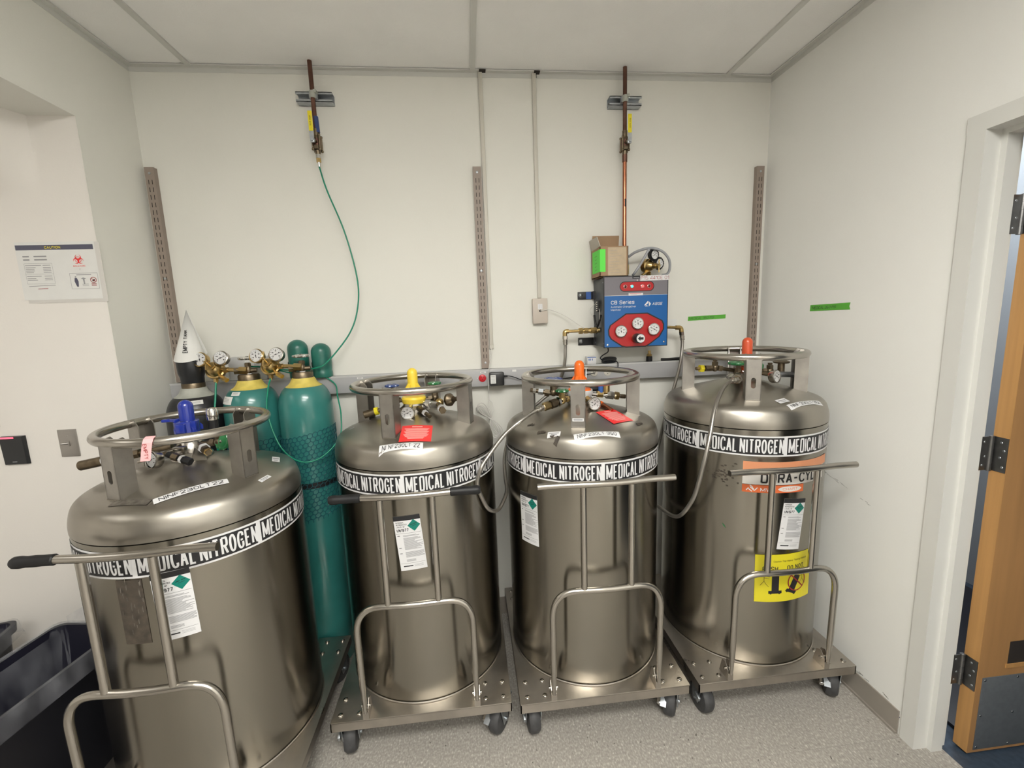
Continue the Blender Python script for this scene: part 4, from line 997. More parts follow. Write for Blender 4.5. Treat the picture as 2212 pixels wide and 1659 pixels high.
# ------------------------------------------------------------------ raceway along the back wall
t = thing('power_raceway', 'long grey metal raceway along the back wall behind the tanks', 'raceway', (0, 0, 0))
mb = MB('raceway', 'raceway_top'); RD = .055
mb.b2(-1.385, -RD, 1.276, 1.50, -.001, 1.359, 'raceway', .004); mb.build('raceway_body', t)
mb = MB('raceway_top'); mb.b2(-1.384, -RD-.001, 1.353, 1.50, -RD+.004, 1.3612, 0); mb.build('raceway_lip', t)
def outlet(x, m='ivory'):
    mb = MB(m, 'slot'); mb.X = Matrix.Translation((x, -RD, 1.318)); mb.lathe([(.0185, 0), (.0185, .003), (.0165, .0045), (0, .0045)], (0, 0, 0), (0, -1, 0), 24)
    mb.b2(-.006, -.0052, .002, -.004, -.0042, .010, 'slot'); mb.b2(.004, -.0052, .003, .006, -.0042, .009, 'slot'); mb.lathe([(.0022, 0), (.0022, .001)], (0, -.0043, -.006), (0, -1, 0), 10, 'slot')
    o = mb.build('outlet', t)
    if m == 'redout': o['label'] = 'red outlet'
outlet(.056, 'redout'); outlet(.62); outlet(.69); outlet(-.30)
mb = MB('paper', 'greyink')
for x in (-.53, .06, .62): mb.b2(x-.014, -RD-.0008, 1.343, x+.014, -RD, 1.351, 'paper'); mb.b2(x-.009, -RD-.0012, 1.3455, x+.007, -RD, 1.3485, 'greyink')
mb.b2(.205, -RD-.0008, 1.343, .225, -RD, 1.353, 'paper'); mb.lathe([(.003, 0), (.002, .001)], (.030, -RD, 1.318), (0, -1, 0), 8, 'paper')
mb.build('circuit_label', t, smooth=False)
for x in (-1.354, .0755, 1.4885):
    lab = {-1.354: 'taupe slotted shelf standard at the left corner of the back wall', .0755: 'taupe slotted shelf standard in the middle of the back wall', 1.4885: 'taupe slotted shelf standard at the right corner of the back wall'}[x]
    mb = MB('standard', 'slot', 'galv'); W_ = .0195; z0, z1 = 1.3625, 2.312; dp = .024
    mb.add([(x-W_, -.0005, z0), (x-W_, -dp, z0), (x+W_, -dp, z0), (x+W_, -.0005, z0), (x-W_, -.0005, z1), (x-W_, -dp, z1), (x+W_, -dp, z1), (x+W_, -.0005, z1)], [(0, 1, 2, 3), (7, 6, 5, 4), (0, 4, 5, 1), (1, 5, 6, 2), (2, 6, 7, 3), (3, 7, 4, 0)])
    k = 0; z = z1-.062
    while z > z0+.04:
        for s_ in (-1, 1): mb.b2(x+s_*.0072-.0013, -dp-.0006, z-.0095, x+s_*.0072+.0013, -dp+.001, z+.0095, 'slot')
        z -= .0318
    for zz in (z1-.025, (z0+z1)/2, z0+.028): mb.lathe([(.0055, 0), (.005, .0012), (0, .002)], (x, -dp, zz), (0, -1, 0), 14, 'galv')
    tag(mb.build('shelf_standard', smooth=False), lab, 'shelf standard', 'slotted shelf standards on the back wall')
# surface conduits
mb = MB('ivory'); mb.b2(.1, -.013, 1.462, .119, -.0005, H-.001, 0, .003); mb.b2(.0985, -.0145, 1.458, .1205, -.0005, 1.475, 0, .002); mb.build; tag(mb.build('wire_channel'), 'narrow ivory wire channel running down the back wall beside the middle shelf standard', 'wire channel', 'ivory wire channels')
mb = MB('ivory'); mb.b2(.349, -.013, 1.700, .368, -.0005, H-.001, 0, .003); tag(mb.build('wire_channel'), 'narrow ivory wire channel running down the back wall into the beige wall box', 'wire channel', 'ivory wire channels')
t = thing('wall_box', 'beige wall box with a round cable hole on the back wall', 'wall box', (.357, 0, 1.636))
mb = MB('jbox'); mb.b2(-.036, -.030, -.060, .036, -.0005, .060, 0, .003); mb.b2(-.037, -.034, -.061, .037, -.029, .061, 0, .002); mb.build('box_body', t)
mb = MB('white', 'slot', 'greyink'); mb.b2(-.012, -.0345, .008, .011, -.0338, .034, 'white'); mb.b2(-.005, -.0349, .012, -.004, -.034, .030, 'greyink'); mb.b2(.003, -.0349, .012, .004, -.034, .030, 'greyink'); mb.lathe([(.006, 0), (.006, .0006)], (0, -.034, 0), (0, -1, 0), 16, 'slot')
mb.build('box_label', t, smooth=False)
mb = MB('whitecable'); mb.tube(spline([(.357, -.036, 1.636), (.372, -.042, 1.638), (.40, -.035, 1.641), (.44, -.035, 1.628), (.49, -.05, 1.600), (.53, -.075, 1.568), (.565, -.095, 1.543), (.60, -.10, 1.532)]), .0017, 8)
tag(mb.build('thin_cable'), 'thin white cable from the beige wall box to the brass pipe', 'cable')
# power adapter on raceway and its cord
t = thing('power_adapter', 'black plug-in power adapter on the grey raceway', 'power adapter', (.125, -RD-.0006, 1.314))
mb = MB('plastic_blk'); mb.box((0, -.02, 0), (.072, .040, .066), 0, None, .006); mb.build('adapter_body', t)
mb = MB('paper', 'greyink'); mb.b2(-.031, -.0408, -.020, -.005, -.0400, .022, 'paper')
for k in range(5): mb.b2(-.028, -.0411, -.014+k*.007, -.010, -.0405, -.0125+k*.007, 'greyink')
mb.build('rating_label', t, smooth=False)
mb = MB('plastic_blk'); mb.tube(spline([(.034, -.02, .012), (.06, -.022, .012), (.09, -.022, .003), (.125, -.015, -.012), (.20, -.006, -.026), (.32, -.004, -.02), (.44, -.006, -.004), (.50, -.004, .004)]), .0024, 8); mb.lathe([(.006, 0), (.0045, .02)], (.034, -.02, .012), (1, 0, 0), 10); mb.build('adapter_cord', t)
# white cable with coil
mb = MB('whitecable')
pts = [(.109, -.012, 1.465), (.106, -.03, 1.44), (.09, -.077, 1.37), (.083, -.0765, 1.33), (.083, -.077, 1.27), (.083, -.045, 1.24), (.085, -.05, 1.205)]
mb.tube(spline(pts), .0022, 8)
rr_ = random.Random(4)
for k in range(9):
    a0 = radians(205+k*6) if k < 5 else radians(300+(k-5)*7); L = .085+.012*rr_.random(); ctr = Vector((.088, -.055-.004*k, 1.115)); w_ = .022+.008*rr_.random()
    d = Vector((cos(a0), 0, sin(a0)*(-1 if k < 5 else 1))); 
    if k < 5: d = Vector((-.75+.06*k, 0, .62+.05*k)).normalized()
    else: d = Vector((.55-.12*(k-5), 0, -.85)).normalized()
    n_ = Vector((-d.z, 0, d.x)); loop = [ctr+d*(L/2-L/2*cos(a))+n_*(w_*sin(a)*(.3+.7*(1-cos(a))/2)) + Vector((0, .006*sin(a+k), 0)) for a in [2*pi*i/20 for i in range(20)]]
    mb.tube(loop, .0018, 6, 0, True)
mb.tube(spline([(.085, -.05, 1.205), (.078, -.055, 1.18), (.09, -.06, 1.14), (.088, -.06, 1.115)]), .0018, 8); mb.tube(spline([(.085, -.05, 1.205), (.10, -.055, 1.19), (.102, -.06, 1.15), (.09, -.06, 1.115)]), .0018, 8)
mb.lathe([(.007, -.004), (.007, .004)], (.088, -.07, 1.115), (.6, 0, -.8), 12)
tag(mb.build('coiled_cable'), 'bundled white cable hanging over the raceway beside the yellow capped tank', 'cable')
# small things on the raceway
mb = MB('white', 'cblue'); mb.b2(.585, -.058, RT+.0004, .632, -.018, RT+.040, 'white', .003); mb.b2(.586, -.0584, RT+.034, .631, -.0576, RT+.037, 'cblue')
for x in (.592, .599, .609): mb.b2(x, -.0585, RT+.020, x+.004, -.0576, RT+.030, 'cblue')
tag(mb.build('small_box'), 'small white box with blue print on the raceway below the control cabinet', 'box')
t = thing('brass_nozzle', 'small black cylinder with brass nozzle on the raceway under the control cabinet', 'fitting', (.916, -.04, RT+.0005))
mb = MB('rubber'); mb.lathe([(.015, 0), (.0155, .003), (.0155, .024), (.013, .027), (0, .027)], (0, 0, 0), (0, 0, 1), 20); mb.build('nozzle_base', t)
mb = MB('brass'); mb.lathe([(.011, .027), (.011, .038), (.0075, .040), (.0075, .056), (0, .056)], (0, 0, 0), (0, 0, 1), 16); mb.hexn((0, 0, .028), (0, 0, .037), .014); mb.build('nozzle_tip', t)
mb = MB('rubber'); mb.tube(spline([(.975, -.05, RT+.0085), (1.01, -.053, RT+.008), (1.05, -.05, RT+.0085), (1.12, -.048, RT+.009), (1.22, -.045, RT+.0085), (1.33, -.045, RT+.0085)]), .0075, 8, rs=None)
tag(mb.build('cable_bundle'), 'folded black cable lying on the raceway behind the right tank', 'cable')
mb = MB('plastic_blk'); mb.tube(spline([(.678, -.10, 1.447), (.678, -.10, 1.425), (.655, -.09, 1.408), (.652, -.06, 1.392), (.668, -.045, 1.380), (.70, -.04, 1.374)]), .003, 8)
for k in range(5):
    mb.tube([(.70+.036*cos(a)+k*.002, -.040+.004*k-.008, RT+.010+.003*k+.0085*sin(a)) for a in [2*pi*i/24 for i in range(24)]], .0028, 6, 0, True)
mb.tube(spline([(.735, -.05, RT+.012), (.74, -.060, RT+.006), (.738, -.078, RT-.005), (.736, -.077, RT-.028)]), .0026, 8)
mb.v = [v-Vector((.792, 0, 1.615)) for v in mb.v]; CORD = mb

# ------------------------------------------------------------------ ceiling drop pipes
def drop_pipe(x, label, zend, handle_dx, tail, blue):
    t = thing('gas_drop_pipe', label, 'gas pipe', (x, -.06, 0), 0, 'copper gas pipes from the ceiling')
    mb = MB('copper'); mb.cyl((0, 0, 2.455 if blue else 2.44), (0, 0, H+.004), .0095, n=18); mb.build('upper_pipe', t)
    mb = MB('galv'); dp = .041
    X0 = -.078+(.0 if blue else .012); X1 = .076+(0 if blue else .012)
    for a, b in (((X0, .0595-dp, 2.574), (X1, .0595, 2.577)), ((X0, .0595-dp, 2.612), (X1, .0595, 2.615)), ((X0, .056, 2.574), (X1, .0595, 2.615)), ((X0, .0595-dp, 2.574), (X1, .0625-dp, 2.584)), ((X0, .0595-dp, 2.605), (X1, .0625-dp, 2.615))): mb.b2(*a, *b)
    for q in (-.055, -.035, .03, .05): mb.b2(q-.006, .0550, 2.590, q+.006, .0562, 2.600, 'steel_pol')
    mb.build('strut_channel', t)
    mb = MB('gry_ring', 'galv'); mb.lathe([(.0125, -.014), (.0125, .014)], (0, 0, 2.594), (0, 0, 1), 20, 'gry_ring'); mb.b2(-.016, .0, 2.582, .016, .022, 2.606, 'galv'); mb.b2(.006, -.012, 2.600, .018, .018, 2.612, 'gry_ring'); mb.build('pipe_clamp', t)
    # ball valve
    v = MB('copper', 'brass', 'galv'); s_ = handle_dx
    v.cyl((0, 0, 2.455), (0, 0, 2.425), .012, n=16, m='bronze'); v.hexn((0, 0, 2.425), (0, 0, 2.412), .018, 'bronze'); v.cyl((0, 0, 2.415), (0, 0, 2.378), .0165, n=20, m='copper'); v.hexn((0, 0, 2.386), (0, 0, 2.370), .019, 'bronze')
    for a in (45, 135, 225, 315):
        q = (.021*cos(radians(a)), .021*sin(radians(a))); v.cyl((*q, 2.366), (*q, 2.424), .004, n=8, m='bronze'); v.sph((*q, 2.426), .0062, 'bronze', 8); v.sph((*q, 2.368), .0062, 'bronze', 8)
    v.cyl((0, 0, 2.366), (0, 0, 2.350), .013, .011, n=16, m='bronze'); v.cyl((0, -.012, 2.398), (0, -.034, 2.398), .007, n=12, m='bronze'); vv = v.build('ball_valve', t)
    mb = MB('galv'); hx = s_*.006
    mb.b2(hx-.009, -.046, 2.400, hx+.009, -.044, 2.432, 0); mb.b2(hx-.009, -.046, 2.386, hx+.009, -.034, 2.402, 0, .002); mb.lathe([(.007, 0), (.007, .006)], (hx, -.046, 2.396), (0, -1, 0), 6, 'galv'); hl = mb.build('valve_lever', vv)
    mb = MB('yellowtag', 'black'); mb.box((hx, -.046, 2.470), (.018, .005, .080), 'yellowtag', None, .0024)
    mb.fn = flatmap((hx, -.0487, 2.470), (0, 0, -1), (1, 0, 0)); mb.text('600 WOG', -.020, -.003, .006, .0003, 'black', .040, .004); mb.build('lever_sleeve', vv, smooth=False)
    if blue:
        mb = MB('blue'); mb.M = 0; mb.cyl((.006, 0, 2.44), (.004, 0, 2.505), .011, n=16, m='bluewheel'); mb.build('tape_wrap', t)
        mb = MB('brass', 'chrome'); mb.cyl((0, 0, 2.352), (0, 0, 2.334), .011, n=16, m='chrome'); mb.hexn((0, 0, 2.342), (0, 0, 2.318), .0105, 'brass'); mb.cyl((0, 0, 2.318), (0, 0, 2.300), .006, .0045, n=12, m='chrome'); mb.build('hose_fitting', t)
    else:
        mb = MB('copper_new', 'copper', 'brass'); mb.cyl((0, 0, 1.82), (0, 0, 2.352), .0095, n=18, m='copper_new'); mb.cyl((0, 0, 2.318), (0, 0, 2.350), .0118, n=18, m='copper'); mb.cyl((.012, 0, 1.782), (.012, 0, 1.87), .008, n=14, m='brass'); mb.hexn((.012, 0, 1.80), (.012, 0, 1.845), .012, 'brass')
        mb.b2(-.003, -.0105, 2.115, .0045, -.0088, 2.15, 'black'); mb.build('lower_pipe', t)
drop_pipe(-.6235, 'left copper ceiling pipe with yellow lever valve, ending in the green tube', 0, -1, 0, True)
drop_pipe(.775, 'right copper ceiling pipe with yellow lever valve, running down behind the cardboard box', 0, 1.2, 0, False)

# ------------------------------------------------------------------ changeover manifold cabinet
mx, mz = .792, 1.615
t = thing('changeover_manifold', 'blue and grey gas control cabinet with red gauge panel on the back wall', 'gas control cabinet', (mx, 0, mz))
PW, PH, PY = .157, .1665, -.170
mb = MB('boxgrey', 'galv'); mb.b2(-PW+.002, PY+.006, -PH+.004, PW-.002, -.0005, PH-.004, 'boxgrey', .003)
for z in (.14, -.145):
    for y in (-.155, -.03): mb.lathe([(.003, 0), (.003, .0012)], (-PW+.002, y, z), (-1, 0, 0), 8, 'galv')
mb.build('cabinet_body', t)
mb = MB('black', 'pgrey', 'pblue'); mb.b2(-PW, PY, -PH, PW, PY+.006, PH, 'black')
F = flatmap((-PW, PY, PH), (1, 0, 0), (0, 0, 1)); W2, H2 = 2*PW, 2*PH
mb.fn = F; mb.sheet(.004, -.0885, W2-.004, -.004, .0006, 'pgrey'); mb.sheet(.004, -H2+.004, W2-.004, -.0900, .0006, 'pblue'); mb.sheet(.004, -.0900, W2-.004, -.0885, .0008, 'white')
def capsule(mb, x0, x1, yc, r, w, m):
    pts = [(x1+r*cos(radians(a)), yc+r*sin(radians(a))) for a in range(-90, 91, 15)]+[(x0+r*cos(radians(a)), yc+r*sin(radians(a))) for a in range(90, 271, 15)]; mb.poly(pts, w, m)
capsule(mb, .100, .221, -.049, .0235, .0010, 'black'); capsule(mb, .100, .221, -.049, .020, .0014, 'pred')
mb.sheet(.120, -.091, .190, -.080, .0012, 'white'); mb.sheet(.126, -.0835, .182, -.082, .0016, 'redlab'); mb.sheet(.132, -.0885, .160, -.087, .0016, 'greyink')
mb.sheet(.138, -.0135, .176, -.0035, .0010, 'black'); mb.sheet(.143, -.0095, .172, -.008, .0014, 'white')
mb.text('CB Series', .0345, -.1295, .0170, .0012, 'white', .114, .008); mb.text('Automatic ChangeOver', .0345, -.1455, .0082, .0012, 'white', .122, .006); mb.text('Manifold', .0345, -.1590, .0082, .0012, 'white', .046, .006)
mb.text('ASGE', .236, -.1385, .0135, .0012, 'white', .048, .016, shear=.2)
lx, ly = .196, -.132
for q in ([(0, -.006), (.017, .013), (.021, .013), (.021, .004), (.007, -.006)], [(.003, -.011), (.012, -.006), (.021, -.011)], [(.0235, .012), (.034, 0), (.0235, -.012)], ): mb.poly([(lx+a, ly+b) for a, b in q], .0012, 'white')
octo = [(.1095, .181), (.212, .181), (.282, .2167), (.290, .233), (.290, .256), (.270, .289), (.2237, .3215), (.203, .3318), (.1095, .3318), (.091, .327), (.0396, .2936), (.028, .275), (.0266, .2516), (.035, .2307)]
octo = [(a, -b+.003) for a, b in octo]; cxo, cyo = .158, -.254
mb.poly([(cxo+(a-cxo)*1.05, cyo+(b-cyo)*1.075) for a, b in octo], .0010, 'black'); mb.poly(octo, .0014, 'pred')
mb.build('front_panel', t, smooth=False)
mb = MB('white', 'darkred'); mb.fn = F; mb.sheet(.176, -.024, .318, .0, .0016, 'white'); mb.text('P15 4410E 01', .179, -.0195, .0155, .0020, 'darkred', .136, .0); mb.build('number_label', t, smooth=False)
for u, m in ((.103, 'led_off'), (.136, 'led_cyan'), (.187, 'led_rose'), (.219, 'led_off')):
    mb = MB('chrome', m); p_ = F(u, -.049, .0014); mb.lathe([(.0085, 0), (.0085, .002), (.0065, .003), (.006, .002)], p_, (0, -1, 0), 20, 'chrome'); mb.lathe([(.0066, .0005), (.0062, .0035), (.004, .005), (0, .0055)], p_, (0, -1, 0), 18, m); mb.build('indicator_lamp', t)
for (u, v, a) in ((.080, -.2555, 105), (.161, -.221, 97), (.240, -.251, 155)): gauge(t, F(u, v, .016), (0, -1, 0), .0270, a, depth=.014, rim='chrome')
mb = MB('brass', 'plastic_blk', 'white', 'black'); p_ = Vector(F(.155, -.290, 0)); d_ = Vector((.42, -1, -.02)).normalized()
d_ = Vector((.0, -1, 0)); mb.lathe([(.020, 0), (.020, .012), (.018, .016)], p_, d_, 24, 'brass'); mb.lathe([(.021, .014), (.0225, .018), (.0225, .060), (.020, .064), (.019, .0645)], p_, d_, 24, 'plastic_blk'); mb.lathe([(.0195, .0645), (.0195, .0655)], p_, d_, 24, 'white')
mb.fn = flatmap(p_+Vector((0, -.0658, 0)), (1, 0, 0), (0, 0, 1)); mb.poly([(-.014, 0), (-.002, .012), (-.002, .0055), (.013, .0055), (.013, -.0055), (-.002, -.0055), (-.002, -.012)], .0004, 'black'); mb.build('selector_knob', t)
mb = MB('chrome'); 
for u, v in ((.018, -.318), (.296, -.313)): mb.lathe([(.005, 0), (.0045, .002), (0, .0025)], F(u, v, .001), (0, -1, 0), 12)
mb.lathe([(.004, 0), (.003, .002), (0, .0025)], F(.162, -.021, .001), (0, -1, 0), 12); mb.build('panel_screws', t)
for z in (.090, -.140):
    mb = MB('black', 'galv', 'bluewheel'); mb.b2(-.238, -.006, z-.019, -.155, -.0005, z+.019, 'black', .001); mb.b2(-.165, -.03, z-.019, -.155, -.002, z+.019, 'black'); mb.lathe([(.011, 0), (.010, .004), (.006, .008), (0, .009)], (-.224, -.006, z+.002), (0, -1, 0), 16, 'galv')
    if z > 0: mb.b2(-.196, -.0068, z-.018, -.170, -.005, z+.018, 'cblue')
    mb.build('wall_bracket', t)
mb = MB('brass'); zf = -.082
mb.cyl((-.160, -.11, zf), (-.222, -.11, zf), .0125, n=16); mb.hexn((-.176, -.11, zf), (-.205, -.11, zf), .016); mb.hexn((-.218, -.11, zf), (-.236, -.11, zf), .0155); mb.cyl((-.236, -.11, zf), (-.248, -.11, zf), .010, n=12); mb.hexn((-.244, -.11, zf), (-.262, -.11, zf), .0165); mb.cyl((-.26, -.11, zf), (-.318, -.11, zf), .0075, n=14)
mb.tube(fillet([(-.312, -.11, zf), (-.331, -.11, zf), (-.331, -.11, zf-.022)], .01), .011, 14); mb.build('left_inlet_pipe', t)
mb = MB('brass'); mb.hexn((.155, -.11, -.078), (.176, -.11, -.079), .012); mb.cyl((.17, -.11, -.079), (.235, -.11, -.084), .0075, n=14); mb.tube(fillet([(.228, -.11, -.084), (.255, -.11, -.085), (.258, -.11, -.106)], .01), .011, 14); mb.build('right_inlet_pipe', t)
mb = MB('rubber', 'ivory', 'redout'); mb.b2(-.172, -.12, .005, -.160, -.095, .060, 'rubber', .002)
for k in range(5): mb.b2(-.176, -.118, .010+k*.010, -.171, -.112, .014+k*.010, 'ivory')
mb.tube(spline([(-.17, -.10, .05), (-.195, -.08, .02), (-.19, -.09, -.01), (-.172, -.10, -.03)]), .001, 6, 'ivory' and 1); mb.tube(spline([(-.17, -.14, .02), (-.172, -.155, -.0), (-.168, -.145, -.03)]), .001, 6, 1)
mb.tube(spline([(-.18, -.095, -.008), (-.178, -.10, -.04), (-.172, -.108, -.068)]), .0052, 8); mb.tube(spline([(-.164, -.150, -.010), (-.168, -.13, -.045), (-.172, -.112, -.07)]), .0052, 8); mb.tube([(-.172, -.11, -.066), (-.172, -.11, -.10)], .003, 6)
mb.build('wiring_terminal', t)
mb = MB('paper'); mb.b2(1.040, -.0012, 1.515, 1.078, -.0004, 1.572, 0); mb.b2(.985, -.0012, 1.515, 1.041, -.0006, 1.572, 0)
tag(mb.build('paper_note', smooth=False), 'small plain paper note on the back wall at the right side of the control cabinet', 'note')

CORD.build('power_cord', t)
# carton on top of the cabinet
t = thing('cardboard_box', 'open cardboard box with a neon green sticker on the control cabinet', 'box', (.690, -.088, mz+PH+.0005))
w2, d2, hh, th = .068, .070, .135, .003
mb = MB('card', 'cardin'); mb.b2(-w2, -d2, 0, w2, -d2+th, hh); mb.b2(-w2, d2-th, 0, w2, d2, hh); mb.b2(-w2, -d2, 0, -w2+th, d2, hh); mb.b2(w2-th, -d2, 0, w2, d2, hh); mb.b2(-w2, -d2, 0, w2, d2, th)
mb.build('carton_body', t, smooth=False)
mb = MB('card'); mb.add([(-w2, d2-.001, hh), (w2, d2-.001, hh), (w2+.002, d2-.006, hh+.072), (-w2+.004, d2-.006, hh+.072), (-w2, d2-.004, hh), (w2, d2-.004, hh), (w2+.002, d2-.009, hh+.072), (-w2+.004, d2-.009, hh+.072)], [(0, 1, 2, 3), (7, 6, 5, 4), (0, 4, 5, 1), (1, 5, 6, 2), (2, 6, 7, 3), (3, 7, 4, 0)]); mb.build('carton_flap', t, smooth=False)
mb = MB('cardin'); mb.add([(-w2+.001, -d2, hh), (-w2+.001, d2, hh), (-w2-.012, d2, hh+.048), (-w2-.006, -d2+.03, hh+.05), (-w2+.004, -d2, hh), (-w2+.004, d2, hh), (-w2-.009, d2, hh+.048), (-w2-.003, -d2+.03, hh+.05)], [(0, 1, 2, 3), (7, 6, 5, 4), (0, 4, 5, 1), (1, 5, 6, 2), (2, 6, 7, 3), (3, 7, 4, 0)]); mb.build('carton_flap', t, smooth=False)
mb = MB('card'); mb.b2(-w2, -d2+.0, hh-.0005, w2, -d2+.035, hh+.002); mb.build('carton_flap', t, smooth=False)
mb = MB('neon', 'black'); mb.b2(-w2-.0007, -d2-.0007, .022, -w2+.0, d2-.02, .124, 'neon'); mb.b2(-w2-.0007, -d2-.0009, .022, -w2+.026, -d2, .124, 'neon')
mb.fn = flatmap((-w2-.0011, .02, .11), (0, -1, 0), (0, 0, 1))
for k in range(5): mb.line2((.01+.004*(k % 2), -.012-.016*k), (.045-.006*(k % 2), -.010-.016*k), .003, 0, 'tape')
mb.build('neon_sticker', t, smooth=False)
mb = MB('cardlab', 'greyink'); mb.b2(-.030, -d2-.0008, .004, .058, -d2-.0001, .132, 'cardlab')
mb.fn = flatmap((-.030, -d2-.001, .128), (1, 0, 0), (0, 0, 1))
for k in range(9): mb.line2((.008, -.012-.0125*k), (.045+.02*((k*7) % 3)/2, -.010-.0125*k), .0008, 0, 'greyink')
mb.build('written_label', t, smooth=False)
# spare regulator with grey hose on top of the cabinet
t = thing('spare_regulator', 'brass regulator with two black rubber rimmed gauges lying on top of the control cabinet', 'regulator', (.885, -.09, mz+PH+.0005))
f = Vector((.55, -.75, -.12)).normalized(); c_ = Vector((0.0, .0, .052))
mb = MB('brass'); mb.lathe([(.018, -.03), (.030, -.026), (.032, -.018), (.032, -.004), (.027, 0), (.024, .014), (.015, .026), (.0, .03)], c_, f, 28); mb.cyl(c_+f*.02, c_+f*.058, .011, n=14); mb.hexn(c_+f*.03, c_+f*.042, .014, 0); mb.cyl((0, 0, .03), (-.035, -.01, .006), .007, n=12); mb.cyl(c_+f*.056+Vector((0, 0, -.03)), c_+f*.056+Vector((0, 0, .03)), .0025, n=8); mb.cyl((0, 0, .02), (.006, .01, .0), .012, n=12); mb.cyl(c_, c_+Vector((.012, 0, .04)), .007, n=10); mb.cyl(c_, c_+Vector((.035, 0, .01)), .007, n=10); mb.build('regulator_body', t)
for q, a in (((.018, -.03, .100), 60), ((.048, -.02, .060), 300)):
    g_ = gauge(t, q, (.35, -1, -.05), .023, a, rim='rubber', depth=.026)
    mb = MB('rubber'); nn = Vector((.35, -1, -.05)).normalized(); u_ = nn.orthogonal().normalized(); w_ = nn.cross(u_)
    mb.tube([Vector(q)-nn*.007+(u_*cos(a)+w_*sin(a))*(.0265+.0012*cos(16*a)) for a in [2*pi*i/64 for i in range(64)]], .0045, 8, 0, True); mb.build('rubber_guard', g_)
mb = MB('pgrey'); mb.mats[0] = 'greyhose'
M['greyhose'] = mat('grey_hose', (.30, .31, .33), .4)
mb.tube(spline([(.790, -.075, 1.880), (.815, -.10, 1.898), (.86, -.125, 1.910), (.90, -.13, 1.908), (.945, -.125, 1.890), (.975, -.12, 1.855), (.983, -.11, 1.815), (.975, -.10, 1.792), (.955, -.085, 1.7885)], 10), .0062, 10)
mb.tube(spline([(.865, -.14, 1.905), (.845, -.14, 1.87), (.82, -.14, 1.83), (.800, -.135, 1.800), (.795, -.12, 1.789)], 10), .0062, 10)
tag(mb.build('grey_hose'), 'grey hose looping over the spare regulator on top of the control cabinet', 'hose')

# ------------------------------------------------------------------ braided hoses
def braided(pts, label, e0=True, e1=True, r=.0079):
    t = thing('braided_hose', label, 'hose', pts[0], 0, 'braided steel hoses from the control cabinet'); o = Vector(pts[0]); P = spline(pts, 12)
    mb = MB('braid'); mb.tube([p-o for p in P], r, 12); mb.build('hose_braid', t)
    mb = MB('steel_pol')
    for a, b in ((P[0], P[6]), (P[-1], P[-7])):
        mb = MB('steel_pol'); d = (b-a).normalized(); mb.cyl(a-o, a+d*.042-o, .0108, n=14); mb.hexn(a-o, a+d*.016-o, .0125); mb.cyl(a+d*.022-o, a+d*.026-o, .0122, n=14)
        mb.build('hose_end', t)
braided([(.4615, -.11, 1.511), (.4615, -.11, 1.45), (.459, -.11, 1.39), (.445, -.10, 1.32), (.415, -.075, 1.25), (.33, -.062, 1.18), (.20, -.075, 1.07), (.142, -.20, .97), (.130, -.34, .91), (.128, -.43, .885), (.108, -.48, .858), (.081, -.52, .84), (.048, -.558, .860), (.024, -.582, .91), (.004, -.600, .987), (.021, -.600, 1.048), (.055, -.575, 1.09), (.118, -.555, 1.160), (.178, -.545, 1.205), (.24, -.515, 1.235), (.290, -.497, 1.250)],
        'braided steel hose from the left of the control cabinet, looping between the two middle tanks')
braided([(1.050, -.11, 1.509), (1.056, -.11, 1.45), (1.040, -.12, 1.341), (1.0, -.12, 1.19), (.962, -.12, 1.06), (.93, -.125, .92), (.87, -.17, .80), (.825, -.30, .735), (.818, -.42, .74), (.824, -.52, .752), (.822, -.60, .80), (.833, -.665, .90), (.848, -.695, 1.03), (.880, -.68, 1.14), (.920, -.64, 1.235), (.975, -.59, 1.292), (1.020, -.565, 1.322), (1.072, -.538, 1.326)],
        'braided steel hose from the right of the control cabinet, looping before the right tank')

# ------------------------------------------------------------------ green tapes on walls
mb = MB('tape', 'black'); mb.fn = flatmap((1.2415, -.0004, 1.5735), (1, 0, .02), (0, 0, 1)); mb.poly([(-.103, -.012), (.104, -.010), (.105, .011), (-.101, .010)], .0006, 'tape'); mb.text('MEDICAL 350 PSI', -.096, -.006, .011, .001, 'black', .135, -.006, shear=.2)
tag(mb.build('green_tape', smooth=False), 'green tape strip with black handwriting on the back wall, left of the right shelf standard', 'tape')
mb = MB('tape', 'black'); mb.fn = flatmap((XR-.0004, -.444, 1.604), (0, -1, .012), (0, 0, 1)); mb.poly([(-.105, -.014), (.104, -.014), (.099, 0), (.104, .014), (-.103, .013)], .0006, 'tape'); mb.text('MEDICAL 350 PSI', -.092, -.006, .012, .001, 'black', .125, -.006, shear=.2)
tag(mb.build('green_tape', smooth=False), 'strip of green tape with black handwriting on the right wall', 'tape')

# ------------------------------------------------------------------ recess wall: sign, switch, card reader
t = thing('caution_sign', 'white laminated caution sheet with biohazard symbol on the left wall', 'sign', (-1.545, YR-.001, 1.842), 0)
mb = MB('paper'); mb.fn = flatmap((0, 0, 0), (1, 0, .0), (0, 0, 1)); mb.sheet(-.118, -.118, .163, .106, .0006, 'placard'); mb.sheet(-.129, -.106, .146, .107, .0016, 'paper', 4, 4); mb.build('plastic_sleeve', t, smooth=False)
mb = MB('navyink', 'redlab', 'greyink', 'black', 'yellowtag', 'cblue', 'darkred'); mb.fn = flatmap((0, -.0018, 0), (1, 0, 0), (0, 0, 1))
mb.sheet(-.127, .078, .141, .096, .0003, 'navyink'); mb.text('CAUTION', .0, .082, .009, .0008, 'yellowtag', .055, .01, 'C')
for y in (.052, .040): mb.sheet(-.108, y, -.086, y+.005, .0003, 'greyink'); mb.sheet(-.070, y, -.026, y+.005, .0003, 'greyink')
